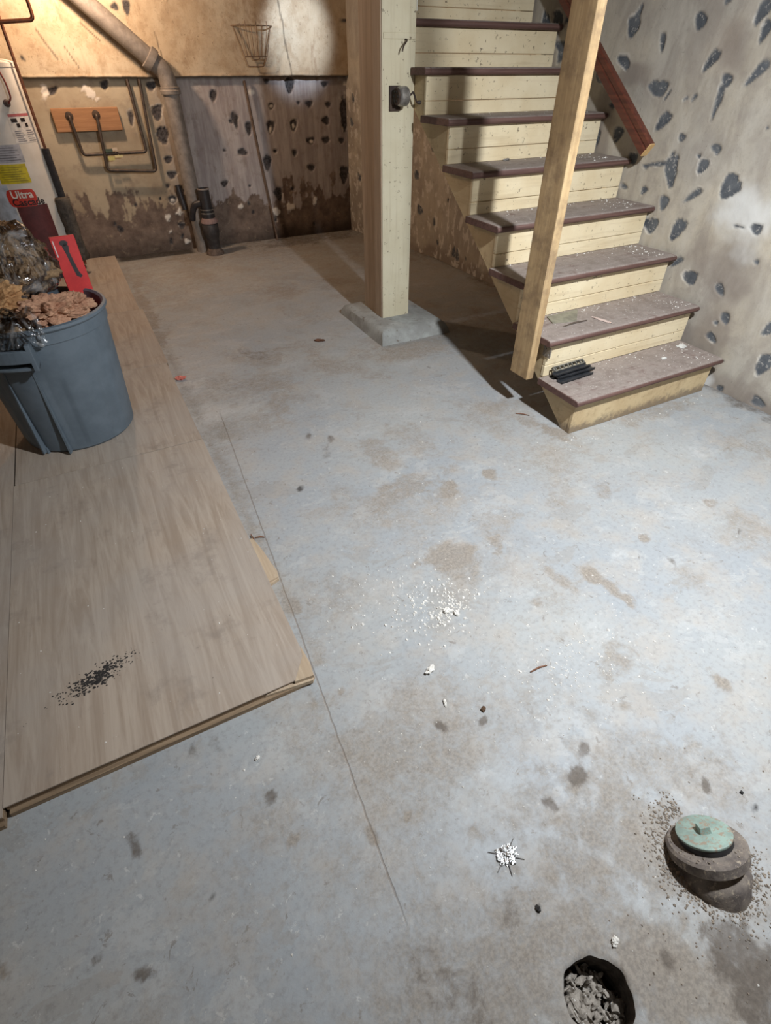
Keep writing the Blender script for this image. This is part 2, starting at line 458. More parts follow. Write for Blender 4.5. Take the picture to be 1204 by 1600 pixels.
FLOOR_STAINS = [
    (0.873, 1.534, 0.225, 0.034, -0.018, -0.082, 't', 0.6), (0.872, 1.117, 0.173, -0.033, -0.029, -0.064, 't', 0.9), (0.861, 1.047, 0.111, -0.003, -0.024, -0.073, 't', 0.6), (1.075, 1.453, 0.043, 0.003, -0.016, -0.048, 't', 0.8),
    (1.3, 1.468, 0.011, -0.033, -0.038, -0.03, 't', 0.9), (1.268, 0.73, 0.018, -0.111, -0.027, -0.011, 't', 0.9), (1.137, 0.84, 0.014, -0.086, -0.023, -0.01, 't', 0.6), (1.577, 0.842, 0.012, -0.021, -0.024, -0.014, 't', 0.9),
    (1.279, 0.277, 0.001, -0.042, -0.033, -0.006, 't', 0.9), (1.063, 0.495, 0.106, -0.003, -0.027, -0.067, 't', 0.6), (0.97, 0.375, 0.013, -0.029, -0.028, -0.011, 't', 0.6), (1.574, 0.621, 0.008, -0.075, -0.084, -0.029, 't', 0.45),
    (0.993, 0.783, 0.011, -0.029, -0.023, -0.012, 't', 0.7), (0.245, 1.166, 0.015, -0.055, -0.035, -0.02, 't', 0.8), (0.207, 1.371, 0.011, -0.042, -0.043, -0.028, 't', 0.7), (0.005, 0.486, 0.016, -0.012, -0.01, -0.016, 't', 0.9),
    (-0.01, 0.604, 0.007, -0.01, -0.013, -0.009, 'd', 0.7), (-0.332, 0.646, 0.003, -0.035, -0.012, 0.003, 'd', 0.6), (-0.349, 0.395, 0.027, -0.003, 0.005, -0.018, 'd', 0.9), (-0.43, 0.466, -0.001, -0.011, -0.012, 0.006, 'd', 0.4),
    (0.182, 0.792, 0.016, -0.003, -0.003, -0.026, 't', 0.9), (0.264, 0.789, 0.008, -0.016, -0.02, -0.013, 't', 0.8), (0.276, 0.408, 0.009, -0.008, -0.012, -0.011, 't', 0.9), (0.176, 0.408, 0.003, -0.025, -0.012, -0.0, 't', 0.9),
    (0.434, 0.487, 0.008, -0.01, -0.014, -0.01, 't', 0.8), (0.601, 0.263, 0.017, -0.03, -0.013, -0.005, 'd', 0.8), (0.713, 0.285, 0.017, -0.011, -0.016, -0.015, 'd', 0.8), (0.779, 0.328, 0.011, -0.009, -0.016, -0.011, 'd', 0.8),
    (0.988, 0.112, -0.011, -0.016, -0.013, 0.003, 'd', 0.8), (0.053, 0.254, 0.049, -0.056, -0.014, -0.009, 't', 0.35), (1.139, 1.183, 0.152, 0.031, -0.024, -0.1, 't', 0.4), (0.92, 1.841, 0.032, -0.138, -0.071, -0.064, 't', 0.5),
    (1.139, 1.918, 0.055, -0.163, -0.098, -0.099, 't', 0.4), (0.662, 2.535, 0.024, -0.093, -0.073, -0.096, 't', 0.5), (0.777, 3.126, 0.155, 0.026, -0.027, -0.141, 't', 0.5), (0.727, 3.234, 0.07, -0.12, -0.03, -0.069, 'd', 0.3),
    (2.05, 4.065, 0.2, 0.038, -0.125, -0.304, 't', 0.3), (0.47, 0.56, 0.011, -0.016, -0.011, -0.007, 'd', 0.5), (0.581, 0.521, 0.002, -0.01, -0.013, -0.004, 'd', 0.9), (-0.515, 0.428, 0.011, -0.011, -0.008, -0.01, 'd', 0.4),
    (-0.601, 0.535, 0.0, -0.017, -0.017, 0.009, 'r', 0.8), (0.978, 0.295, -0.006, -0.028, -0.032, -0.001, 'g', 0.8), (0.709, 0.522, 0.193, -0.022, -0.042, -0.127, 't', 0.35), (0.956, 0.187, 0.166, -0.171, -0.106, -0.053, 't', 0.45),
    (0.718, 0.08, 0.181, -0.22, -0.178, -0.071, 't', 0.6), (0.609, -0.1, 0.11, -0.147, -0.127, -0.032, 't', 0.9), (0.745, -0.131, 0.04, -0.062, -0.077, -0.016, 'd', 0.75), (0.713, -0.202, -0.0, -0.036, -0.05, 0.004, 'd', 0.7),
    (0.613, -0.085, -0.003, -0.027, -0.024, 0.003, 'd', 0.7), (0.192, 0.096, 0.037, -0.084, -0.047, -0.006, 'd', 0.3), (0.377, 0.128, 0.004, -0.04, -0.035, 0.001, 'd', 0.3), (0.521, 0.047, 0.07, -0.081, -0.074, -0.03, 't', 0.5),
    (0.76, 0.029, -0.013, -0.029, -0.032, 0.006, 'd', 0.6), (0.81, -0.066, 0.022, -0.031, -0.023, -0.006, 'd', 0.8), (0.094, 0.186, 0.091, -0.11, -0.058, -0.029, 't', 0.25), (1.788, 1.596, 0.041, -0.072, -0.057, -0.048, 't', 0.9),
    (1.755, 1.754, 0.043, -0.077, -0.039, -0.036, 't', 0.6), (2.442, 1.507, 0.369, -0.019, -0.059, -0.065, 't', 0.5), (2.909, 1.362, 0.014, -0.169, -0.08, -0.04, 'd', 0.5), (0.235, 4.297, -0.017, -1.076, -0.071, -0.052, 't', 0.7),
    (0.158, 3.054, 0.075, -0.404, -0.027, -0.037, 't', 0.6), (0.917, 5.766, 0.306, -0.095, -0.062, -0.306, 't', 0.8), (2.083, 5.79, 0.583, 0.001, -0.072, -0.205, 'd', 0.5), (1.274, 3.754, 0.144, -0.225, -0.083, -0.176, 't', 0.3),
    (1.573, 0.703, 0.0, -0.028, -0.017, -0.006, 'd', 0.5), (2.376, 1.174, 0.101, -0.021, -0.132, -0.12, 'w', 0.5), (1.425, 0.828, 0.019, -0.029, -0.038, -0.024, 'w', 0.7), (0.927, 1.167, 0.023, -0.032, -0.026, -0.025, 'w', 0.4),
    (-0.023, 0.318, -0.01, -0.026, -0.03, 0.016, 'w', 0.3), (1.459, 1.203, -0.021, -0.063, -0.092, -0.02, 't', 0.4), (2.003, 0.865, 0.001, -0.03, -0.04, -0.016, 't', 0.6), (1.667, 1.132, 0.012, -0.044, -0.053, -0.031, 't', 0.5),
    (1.94, 0.692, 0.002, -0.01, -0.024, -0.01, 'd', 0.8), (0.436, 0.111, -0.004, -0.005, -0.007, 0.004, 'k', 1), (1.047, 0.021, -0.006, -0.004, -0.006, 0.003, 'k', 1), (-0.196, 0.462, -0.001, -0.005, -0.005, 0.003, 'k', 0.8),
    (0.719, 1.991, 0.033, -0.001, -0.021, -0.08, 'd', 0.3), (0.685, 2.141, -0.013, -0.033, -0.017, 0.009, 'd', 0.5), (0.775, 2.068, -0.014, -0.032, -0.017, 0.009, 'd', 0.5), (0.499, 1.762, -0.008, -0.021, -0.012, 0.006, 'k', 0.8),
    (0.466, 0.563, -0.006, -0.009, -0.01, 0.005, 'd', 0.9), (0.519, 0.593, 0.002, -0.007, -0.007, -0.003, 'w', 0.9), (-0.102, 0.798, 0.005, -0.032, -0.017, -0.001, 'd', 0.3), (-0.162, 0.809, -0.002, -0.018, -0.009, 0.004, 'd', 0.4),
]

# ------------------------------------------------------------------ floor
def make_floor_mat():
    k = NT('painted_concrete', 0.55, 0, 0.4)
    v = k.coord()
    big = k.noise(v, 1.1, 5, 0.6)
    mid = k.noise(v, 7.0, 6, 0.65)
    fine = k.noise(v, 60.0, 5, 0.7)
    tan, dark, white, black = k.attr('stain_shade')
    paint = k.mix(k.mask(big, 0.35, 0.68), srgb(152, 157, 161), srgb(165, 167, 166))
    peel = k.noise(k.coord((1, 1.5, 1), (0, 0, 0.5)), 3.6, 10, 0.72, 0.5)
    paint = k.mix(k.math('MULTIPLY', k.mask(peel, 0.555, 0.575), 0.45), paint, srgb(176, 177, 176))
    paint = k.mix(k.math('MULTIPLY', k.mask(peel, 0.43, 0.41), 0.4), paint, srgb(146, 141, 134))
    paint = k.mix(k.math('MULTIPLY', k.mask(mid, 0.42, 0.70), 0.6), paint, srgb(168, 161, 152))
    paint = k.mix(k.math('MULTIPLY', k.mask(fine, 0.46, 0.72), 0.38), paint, srgb(118, 116, 114))
    # scuffed-through specks of bare cement
    sp = k.noise(k.coord((1, 1, 1), (0, 0, 0.6)), 26.0, 5, 0.75, 0.6)
    paint = k.mix(k.math('MULTIPLY', k.mask(sp, 0.615, 0.67), 0.6), paint, srgb(116, 108, 100))
    lt = k.noise(k.coord((1, 1, 1), (0, 0, 1.1)), 34.0, 5, 0.75, 0.4)
    paint = k.mix(k.math('MULTIPLY', k.mask(lt, 0.62, 0.67), 0.5), paint, srgb(200, 200, 197))
    grit = k.noise(v, 110.0, 3, 0.7)
    tanc = k.mix(k.mask(grit, 0.35, 0.65), srgb(122, 112, 101), srgb(150, 140, 127))
    brk = k.noise(v, 24.0, 8, 0.78, 0.4)
    bk = k.math('MULTIPLY', k.math('SUBTRACT', brk, 0.5), 1.5)
    tm = k.mask(k.math('ADD', tan, bk), 0.04, 0.88)
    tm = k.math('MULTIPLY', tm, k.mask(tan, 0.02, 0.3))
    col = k.mix(k.math('MULTIPLY', tm, 0.8), paint, tanc)
    dm = k.math('MULTIPLY', k.mask(k.math('ADD', dark, bk), 0.05, 0.75), k.mask(dark, 0.02, 0.3))
    col = k.mix(k.math('MULTIPLY', dm, 0.85), col, k.mix(grit, srgb(72, 65, 59), srgb(112, 103, 94)))
    col = k.mix(k.math('MULTIPLY', k.math('MULTIPLY', white, k.mask(brk, 0.4, 0.6)), 0.4), col, srgb(214, 214, 212))
    col = k.mix(black, col, srgb(34, 30, 28))
    # hairline crack in the slab
    sx = k.n('SeparateXYZ')
    tc = k.n('TexCoord')
    k.link(tc.outputs['Object'], sx.inputs[0])
    wob = k.math('MULTIPLY', k.math('SUBTRACT', k.noise(v, 14.0, 4, 0.7), 0.5), 0.010)
    line = k.math('ADD', k.math('MULTIPLY', sx.outputs[1], 0.079), 0.147)
    d = k.math('ABSOLUTE', k.math('ADD', k.math('SUBTRACT', sx.outputs[0], line), wob))
    ym = k.math('MULTIPLY', k.mask(sx.outputs[1], 0.2, 0.3), k.math('SUBTRACT', 1.0, k.mask(sx.outputs[1], 2.45, 2.65)))
    crack = k.math('MULTIPLY', k.math('SUBTRACT', 1.0, k.mask(d, 0.0012, 0.0035)), ym)
    col = k.mix(k.math('MULTIPLY', crack, 0.45), col, srgb(116, 100, 86))
    k.color(col)
    k.rough(k.math('ADD', k.math('MULTIPLY', tm, 0.3), k.math('ADD', k.math('MULTIPLY', mid, 0.3), 0.36)))
    h = k.math('SUBTRACT', k.math('ADD', k.math('MULTIPLY', mid, 0.5), k.math('MULTIPLY', fine, 0.25)), crack)
    k.bump(h, 0.35, 0.008)
    return k.m
FLOOR_MAT = make_floor_mat()

PIT = (0.447, -0.060, 0.068)
def stain_shade_of(x, y):
    C = np.zeros((len(x), 4))
    wob = fbm(x, y, 9, 3) - 0.5
    wob2 = fbm(x, y, 34, 9) - 0.5
    ch = {'t': 0, 'r': 0, 'd': 1, 'w': 2, 'g': 2, 'k': 3}
    for e in FLOOR_STAINS:
        near = max(abs(e[2]), abs(e[4])) * 2.4 + 0.02, max(abs(e[3]), abs(e[5])) * 2.4 + 0.02
        sel = np.where((abs(x - e[0]) < near[0]) & (abs(y - e[1]) < near[1]))[0]
        if not len(sel):
            continue
        s, t, d = ellipse_dist(x[sel], y[sel], e)
        if e[6] == 'k':
            m = 1 - smooth01(d + 0.8 * wob2[sel], 0.7, 1.1)
        else:
            m = 1 - smooth01(d + 1.5 * wob[sel] + 1.1 * wob2[sel], 0.45, 1.35)
        c = ch[e[6]]
        C[sel, c] = np.maximum(C[sel, c], m * e[7] * (1.0 if e[6] != 'g' else 0.3))
    # dirt film everywhere, heavier toward the back wall and along the plywood
    film = smooth01(fbm(x, y, 2.2, 41), 0.34, 0.75) * 0.6 + 0.25 * (1 - smooth01(y, -0.1, 0.3)) * smooth01(x, 0.0, 0.6)
    back = smooth01(y, 3.0, 5.6) * (0.15 + 0.6 * fbm(x, y, 5, 51))
    edge = np.exp(-np.abs(x - 0.24) / 0.06) * (y > 0.9) * (0.2 + 0.6 * fbm(x, y, 6, 53))
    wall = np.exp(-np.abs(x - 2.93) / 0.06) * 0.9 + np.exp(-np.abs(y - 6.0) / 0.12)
    C[:, 0] = np.clip(np.maximum.reduce([C[:, 0], film, back, edge]), 0, 1)
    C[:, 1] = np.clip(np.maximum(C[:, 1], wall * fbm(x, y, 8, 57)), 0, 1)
    recess_shade = (smooth01(y, 5.80, 5.86) * smooth01(x, 0.18, 0.24) * (1 - smooth01(x, 0.88, 0.95)))  # damp recess at the wall foot: its shade is painted into the floor colour
    C[:, 3] = np.maximum(C[:, 3], recess_shade * 0.85)
    return C

gx = np.concatenate([np.arange(-2.6, -0.72, 0.12), np.arange(-0.72, 2.94, 0.011), [2.94]])
gy = np.concatenate([np.arange(-1.7, -0.42, 0.12), np.arange(-0.42, 2.0, 0.009), np.arange(2.0, 6.02, 0.015), [6.03]])
def put_hole_lines(a, lo, hi):
    a = a[(a < lo - 0.004) | (a > hi + 0.004)]
    return np.sort(np.concatenate([a, [lo, hi]]))
HX0, HX1, HY0, HY1 = PIT[0] - 0.1, PIT[0] + 0.1, PIT[1] - 0.1, PIT[1] + 0.1
gx2 = np.sort(np.concatenate([gx[(abs(gx - HX0) > 0.004) & (abs(gx - HX1) > 0.004)], [HX0, HX1]]))
gy2 = np.sort(np.concatenate([gy[(abs(gy - HY0) > 0.004) & (abs(gy - HY1) > 0.004)], [HY0, HY1]]))
U, Vv = np.meshgrid(gx2, gy2, indexing='ij')
fx, fy = U.ravel(), Vv.ravel()
FP = np.stack([fx, fy, np.zeros_like(fx)], -1)
floor = grid_mesh('floor', FP, len(gx2), len(gy2), FLOOR_MAT, {'stain_shade': stain_shade_of(fx, fy)},
                  skip=lambda c: (c[:, 0] > HX0) & (c[:, 0] < HX1) & (c[:, 1] > HY0) & (c[:, 1] < HY1))
tag(floor, 'worn blue-grey painted concrete basement floor with tan dirt patches', kind='structure')
# the slab around the open pipe hole, then its throat
na, nr = 96, 9
rim_pts = []
for i in range(nr):
    for k in range(na):
        a = 2 * math.pi * k / na
        c, s = math.cos(a), math.sin(a)
        sq = 0.1 / max(abs(c), abs(s))
        r0 = PIT[2] * (1 + 0.035 * math.sin(3 * a + 1) + 0.02 * math.sin(7 * a) + 0.012 * math.sin(13 * a))
        t = i / (nr - 1)
        rim_pts.append((PIT[0] + c * (r0 + (sq - r0) * t), PIT[1] + s * (r0 + (sq - r0) * t), -0.004 * (1 - min(1, t * 5)) ** 2))
RP = np.array(rim_pts)
idx = [(i * na + k, i * na + (k + 1) % na, (i + 1) * na + (k + 1) % na, (i + 1) * na + k) for i in range(nr - 1) for k in range(na)]
collar = obj('pit_edge', (rim_pts, idx), FLOOR_MAT, floor, smooth='all')
at = collar.data.attributes.new('stain_shade', 'FLOAT_COLOR', 'POINT')
at.data.foreach_set('color', stain_shade_of(RP[:, 0], RP[:, 1]).astype(np.float32).ravel())
throat = []
for i, z in enumerate((-0.004, -0.03, -0.08, -0.16)):
    for k in range(na):
        x, y, _ = rim_pts[k]
        g = 1 + (0.02 * math.sin(5 * k + i) if i else 0)
        throat.append((PIT[0] + (x - PIT[0]) * g, PIT[1] + (y - PIT[1]) * g, z))
tf = [(i * na + k, i * na + (k + 1) % na, (i + 1) * na + (k + 1) % na, (i + 1) * na + k) for i in range(3) for k in range(na)]
tf.append(tuple(range(3 * na, 4 * na)))
DARK_EARTH = speckled('dark_earth', (58, 52, 47), (92, 84, 76), 60, 0.95, bump=0.5)
obj('pit_throat', (throat, tf), DARK_EARTH, floor, smooth=True)

# ------------------------------------------------------------------ walls
def make_right_wall_mat():
    k = NT('chipped_plaster', 0.85, 0, 0.25)
    v = k.coord()
    big = k.noise(v, 1.6, 5, 0.6)
    mid = k.noise(v, 8.0, 6, 0.7)
    fine = k.noise(v, 70.0, 5, 0.7)
    chip, rim, dark, white = k.attr('wear')
    sw = k.noise(k.coord((1, 2.4, 0.8), (0.7, 0, 0)), 3.2, 6, 0.65, 0.8)
    col = k.mix(k.mask(big, 0.35, 0.65), srgb(166, 159, 149), srgb(189, 179, 161))
    col = k.mix(k.math('MULTIPLY', k.mask(sw, 0.45, 0.62), 0.45), col, srgb(193, 187, 175))
    col = k.mix(k.math('MULTIPLY', k.mask(sw, 0.5, 0.34), 0.5), col, srgb(156, 147, 137))
    col = k.mix(k.math('MULTIPLY', k.mask(mid, 0.45, 0.7), 0.5), col, srgb(150, 141, 132))
    col = k.mix(k.math('MULTIPLY', k.mask(fine, 0.5, 0.75), 0.2), col, srgb(120, 112, 104))
    fl = k.noise(k.coord((1, 1, 1), (0.3, 0.2, 0)), 30.0, 5, 0.75, 0.8)
    col = k.mix(k.math('MULTIPLY', k.mask(fl, 0.64, 0.69), 0.5), col, srgb(108, 101, 95))
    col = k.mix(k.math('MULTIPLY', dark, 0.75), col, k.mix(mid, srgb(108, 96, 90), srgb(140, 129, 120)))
    col = k.mix(k.math('MULTIPLY', white, 0.8), col, srgb(216, 216, 213))
    flake = k.noise(k.coord((1, 1, 1), (0.5, 0, 0)), 55.0, 4, 0.7, 0.5)
    chipc = k.mix(k.mask(mid, 0.3, 0.7), srgb(74, 78, 84), srgb(104, 107, 110))
    chipc = k.mix(k.math('MULTIPLY', k.mask(flake, 0.56, 0.63), 0.6), chipc, srgb(176, 172, 166))
    col = k.mix(rim, col, srgb(214, 208, 198))
    col = k.mix(chip, col, chipc)
    k.color(col)
    k.bump(k.math('ADD', k.math('MULTIPLY', mid, 0.6), k.math('MULTIPLY', fine, 0.3)), 0.3, 0.008)
    return k.m

def make_back_wall_mat():
    k = NT('damp_plaster', 0.88, 0, 0.2)
    v = k.coord()
    big = k.noise(v, 1.8, 5, 0.6)
    mid = k.noise(v, 9.0, 6, 0.7)
    fine = k.noise(v, 60.0, 5, 0.7)
    streak = k.noise(k.coord((9, 9, 1.0)), 2.0, 5, 0.65)
    chip, rim, dark, white = k.attr('wear')
    upper, damp, grey, lip = k.attr('zone')
    up = k.mix(k.mask(big, 0.3, 0.7), srgb(206, 192, 168), srgb(190, 170, 142))
    up = k.mix(k.math('MULTIPLY', k.mask(streak, 0.5, 0.75), 0.35), up, srgb(164, 142, 114))
    up = k.mix(k.math('MULTIPLY', k.mask(mid, 0.42, 0.66), 0.6), up, srgb(166, 142, 114))
    ub = k.noise(k.coord((1, 1, 0.6), (0, 0.4, 0)), 4.5, 8, 0.75, 0.6)
    up = k.mix(k.math('MULTIPLY', k.mask(ub, 0.52, 0.66), 0.6), up, srgb(150, 122, 96))
    us = k.noise(v, 32, 5, 0.75, 0.7)
    up = k.mix(k.math('MULTIPLY', k.mask(us, 0.63, 0.68), 0.7), up, srgb(98, 78, 60))
    up = k.mix(k.math('MULTIPLY', k.mask(fine, 0.58, 0.72), 0.5), up, srgb(120, 98, 72))
    lo = k.mix(k.mask(big, 0.35, 0.65), srgb(182, 170, 148), srgb(156, 140, 118))
    lo = k.mix(grey, lo, k.mix(k.mask(streak, 0.35, 0.65), srgb(186, 179, 176), srgb(158, 148, 146)))
    lo = k.mix(k.math('MULTIPLY', k.mask(mid, 0.5, 0.7), 0.5), lo, srgb(134, 120, 108))
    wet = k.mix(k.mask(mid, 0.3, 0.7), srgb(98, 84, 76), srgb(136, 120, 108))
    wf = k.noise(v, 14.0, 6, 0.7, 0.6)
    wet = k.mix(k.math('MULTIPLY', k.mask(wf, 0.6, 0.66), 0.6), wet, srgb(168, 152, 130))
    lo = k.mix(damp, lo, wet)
    col = k.mix(upper, lo, up)
    col = k.mix(k.math('MULTIPLY', lip, 0.75), col, srgb(84, 74, 60))  # painted shading along the underside of the lip
    col = k.mix(k.math('MULTIPLY', dark, 0.8), col, srgb(52, 45, 40))
    col = k.mix(rim, col, srgb(216, 208, 196))
    col = k.mix(chip, col, k.mix(k.mask(fine, 0.35, 0.6), srgb(54, 50, 50), srgb(88, 84, 84)))
    col = k.mix(white, col, srgb(222, 215, 204))
    k.color(col)
    k.bump(k.math('ADD', k.math('MULTIPLY', mid, 0.6), k.math('MULTIPLY', fine, 0.3)), 0.35, 0.01)
    return k.m
RWALL_MAT = make_right_wall_mat()
BWALL_MAT = make_back_wall_mat()

def chip_masks(u, v, spots, seed, soft, taper=True, amp=1.0):
    """recess mask and pale broken rim of every chipped-out spot"""
    chip = np.zeros(len(u)); rim = np.zeros(len(u))
    w1 = fbm(u, v, 22, seed) - 0.5
    w2 = fbm(u, v, 60, seed + 7) - 0.5
    rn = fbm(u, v, 13, seed + 13)
    for n, e in enumerate(spots):
        ext_u = (abs(e[2]) + abs(e[4])) * 1.7 + 0.02
        ext_v = (abs(e[3]) + abs(e[5])) * 1.7 + 0.02
        sel = np.where((abs(u - e[0]) < ext_u) & (abs(v - e[1]) < ext_v))[0]
        if not len(sel):
            continue
        s, t, d = ellipse_dist(u[sel], v[sel], e)
        if taper:                                   # a drop: pointed toward one end
            t = t * (1 + 0.45 * np.clip(s, -1, 1))
            d = np.sqrt(s * s + t * t)
        d = d + amp * (0.5 * w1[sel] + 0.35 * w2[sel])
        r = max(0.012, min(np.hypot(e[2], e[3]), np.hypot(e[4], e[5])))
        k = soft / r
        chip[sel] = np.maximum(chip[sel], 1 - smooth01(d, 1 - k, 1 + k))
        ring = (1 - smooth01(d, 1.18, 1.34)) * smooth01(rn[sel] + 0.10 * math.sin(n * 2.7), 0.58, 0.68)
        rim[sel] = np.maximum(rim[sel], ring * 0.6)
    return chip, rim

def tone_mask(u, v, spots, kind, seed):
    m = np.zeros(len(u))
    w = fbm(u, v, 7, seed) - 0.5
    for e in spots:
        if e[6] != kind:
            continue
        s, t, d = ellipse_dist(u, v, e)
        m = np.maximum(m, 1 - smooth01(d + 1.4 * w, 0.5, 1.5))
    return m

def rand_spots(n, u0, u1, v0, v1, r0, r1, seed):
    r = np.random.default_rng(seed)
    out = []
    for _ in range(n):
        a = r.uniform(r0, r1); b = a * r.uniform(0.4, 0.8); th = r.uniform(0.9, 2.2)
        out.append((r.uniform(u0, u1), r.uniform(v0, v1), a * math.cos(th), a * math.sin(th), -b * math.sin(th), b * math.cos(th)))
    return out

# right wall (its far end bends in slightly)
wy = np.concatenate([np.arange(-1.7, 0.95, 0.15), np.arange(0.95, 4.6, 0.0075), np.arange(4.6, 6.02, 0.012), [6.02]])
wz = np.concatenate([np.arange(-0.02, 1.92, 0.0075), np.arange(1.95, 2.56, 0.1)])
U, Vv = np.meshgrid(wy, wz, indexing='ij')
y_, z_ = U.ravel(), Vv.ravel()
spots_r = RIGHT_CHIPS + rand_spots(36, 3.6, 5.95, 0.05, 1.3, 0.015, 0.05, 5) + rand_spots(10, 2.6, 3.6, 1.4, 1.9, 0.02, 0.05, 6)
chip, rim = chip_masks(y_, z_, spots_r, 101, 0.004)
chip = np.maximum(chip, 0)
darkt = tone_mask(y_, z_, RIGHT_TONE, 'd', 131)
whitet = tone_mask(y_, z_, RIGHT_TONE, 'w', 137)
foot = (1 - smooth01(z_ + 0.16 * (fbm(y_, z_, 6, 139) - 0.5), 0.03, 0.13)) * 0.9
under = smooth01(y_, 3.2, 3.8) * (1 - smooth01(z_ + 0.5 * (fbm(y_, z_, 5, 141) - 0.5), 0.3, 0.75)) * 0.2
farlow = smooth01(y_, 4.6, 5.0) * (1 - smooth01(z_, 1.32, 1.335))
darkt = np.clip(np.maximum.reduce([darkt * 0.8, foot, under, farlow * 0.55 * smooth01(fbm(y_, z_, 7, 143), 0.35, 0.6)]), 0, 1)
rim = np.maximum(rim, smooth01(y_, 3.4, 3.9) * (1 - smooth01(z_, 1.30, 1.335)) * smooth01(fbm(y_ * 1.6, z_ * 0.8, 20, 147), 0.60, 0.66) * 0.7)
xw = np.where(y_ > 4.6, 2.93 - (y_ - 4.6) / 1.4 * 0.235, 2.93)
xw = xw + 0.006 * chip + 0.010 * (fbm(y_, z_, 3, 151) - 0.5) + 0.004 * (fbm(y_, z_, 14, 153) - 0.5)
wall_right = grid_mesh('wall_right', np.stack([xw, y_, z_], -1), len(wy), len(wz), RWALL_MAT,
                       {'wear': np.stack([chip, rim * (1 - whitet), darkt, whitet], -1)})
tag(wall_right, 'grey-beige plaster wall beside the stairs with dark chipped spots', kind='structure')

# back wall: thick smooth render above a rough lip, damp masonry below
bx = np.concatenate([np.arange(-2.6, -0.5, 0.15), np.arange(-0.5, 2.72, 0.0095), np.arange(2.74, 2.96, 0.05)])
bz = np.concatenate([np.arange(-0.02, 1.30, 0.0095), np.arange(1.30, 1.37, 0.004), np.arange(1.37, 1.92, 0.0095), np.arange(1.95, 2.56, 0.1)])
U, Vv = np.meshgrid(bx, bz, indexing='ij')
x_, z_ = U.ravel(), Vv.ravel()
LOWC = [e for e in BACK_CHIPS]
chip, rim = chip_masks(x_, z_, LOWC + rand_spots(14, 0.0, 2.6, 0.08, 0.5, 0.012, 0.035, 8), 201, 0.006)
white, _ = chip_masks(x_, z_, BACK_WHITE, 231, 0.006, False, 3.0)
lipz = 1.335 + 0.012 * (fbm(x_, z_ * 0, 5, 211) - 0.5) + 0.006 * (fbm(x_, z_ * 0, 30, 215) - 0.5)
upper = smooth01(z_ - lipz, -0.002, 0.004)
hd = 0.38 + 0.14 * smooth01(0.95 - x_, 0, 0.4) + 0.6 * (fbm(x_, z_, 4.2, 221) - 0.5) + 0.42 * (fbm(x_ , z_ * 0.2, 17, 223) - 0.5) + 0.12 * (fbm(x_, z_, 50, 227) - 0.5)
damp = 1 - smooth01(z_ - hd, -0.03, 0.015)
grey = smooth01(x_, 0.75, 1.2)
lip = np.exp(-((z_ - lipz + 0.004) / 0.014) ** 2)  # shadow line below the overhang, put into the wall colour
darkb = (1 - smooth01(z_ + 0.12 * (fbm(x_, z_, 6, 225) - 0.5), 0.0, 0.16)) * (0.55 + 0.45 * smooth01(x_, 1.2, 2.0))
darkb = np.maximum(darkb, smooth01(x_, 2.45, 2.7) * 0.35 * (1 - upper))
# hairline seams in the render
for xa, za, xb, zb, wd in ((2.06, 1.95, 2.13, 1.34, 0.006), (1.0, 1.62, 1.02, 1.34, 0.004), (0.14, 1.62, 0.22, 1.45, 0.006), (0.46, 1.66, 0.57, 1.56, 0.006), (0.30, 1.52, 0.35, 1.40, 0.004)):
    t = np.clip((z_ - za) / (zb - za), 0, 1)
    dl = np.hypot(x_ - (xa + (xb - xa) * t + 0.02 * (vnoise(z_, x_ * 0, 14, 77) - 0.5)), z_ - (za + (zb - za) * t))
    darkb = np.maximum(darkb, (1 - smooth01(dl, wd * 0.6, wd * 1.6)) * 0.8)
yb = 6.0 - 0.045 * upper + 0.010 * chip * (1 - upper) - 0.004 * white + 0.012 * (fbm(x_, z_, 4, 241) - 0.5) + 0.006 * damp * (fbm(x_, z_, 18, 243) - 0.5)
yb = yb - 0.012 * np.exp(-((z_ - lipz - 0.006) / 0.012) ** 2) * fbm(x_, z_, 26, 245)
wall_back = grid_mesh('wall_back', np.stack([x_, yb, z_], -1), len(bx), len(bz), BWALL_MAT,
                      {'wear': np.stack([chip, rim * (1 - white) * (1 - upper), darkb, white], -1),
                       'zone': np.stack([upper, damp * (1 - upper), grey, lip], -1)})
tag(wall_back, 'back basement wall, cream render above a rough lip, damp brown below', kind='structure')

PLAINWALL = speckled('grey_plaster', (176, 170, 160), (158, 150, 140), 5, 0.9)
tag(obj('wall_left', box(-2.75, -2.6, -1.7, 6.0, 0, 2.55), PLAINWALL), 'plain grey plaster wall left of the room', kind='structure')
tag(obj('wall_front', box(-2.75, 3.0, -1.85, -1.7, 0, 2.55), PLAINWALL), 'plain grey plaster wall behind the viewpoint', kind='structure')
CEILMAT = speckled('old_boards', (150, 134, 114), (122, 106, 88), 6, 0.9)
ceil = tag(obj('ceiling', box(-2.75, 3.05, -1.85, 6.1, 2.52, 2.56), CEILMAT), 'board ceiling over floor joists', kind='structure')
for i in range(11):
    y = -1.4 + i * 0.66
    if 2.9 < y < 3.6:
        y = 3.9
    obj('joist', box(-2.6, 1.60, y, y + 0.045, 2.34, 2.52), CEILMAT, ceil)

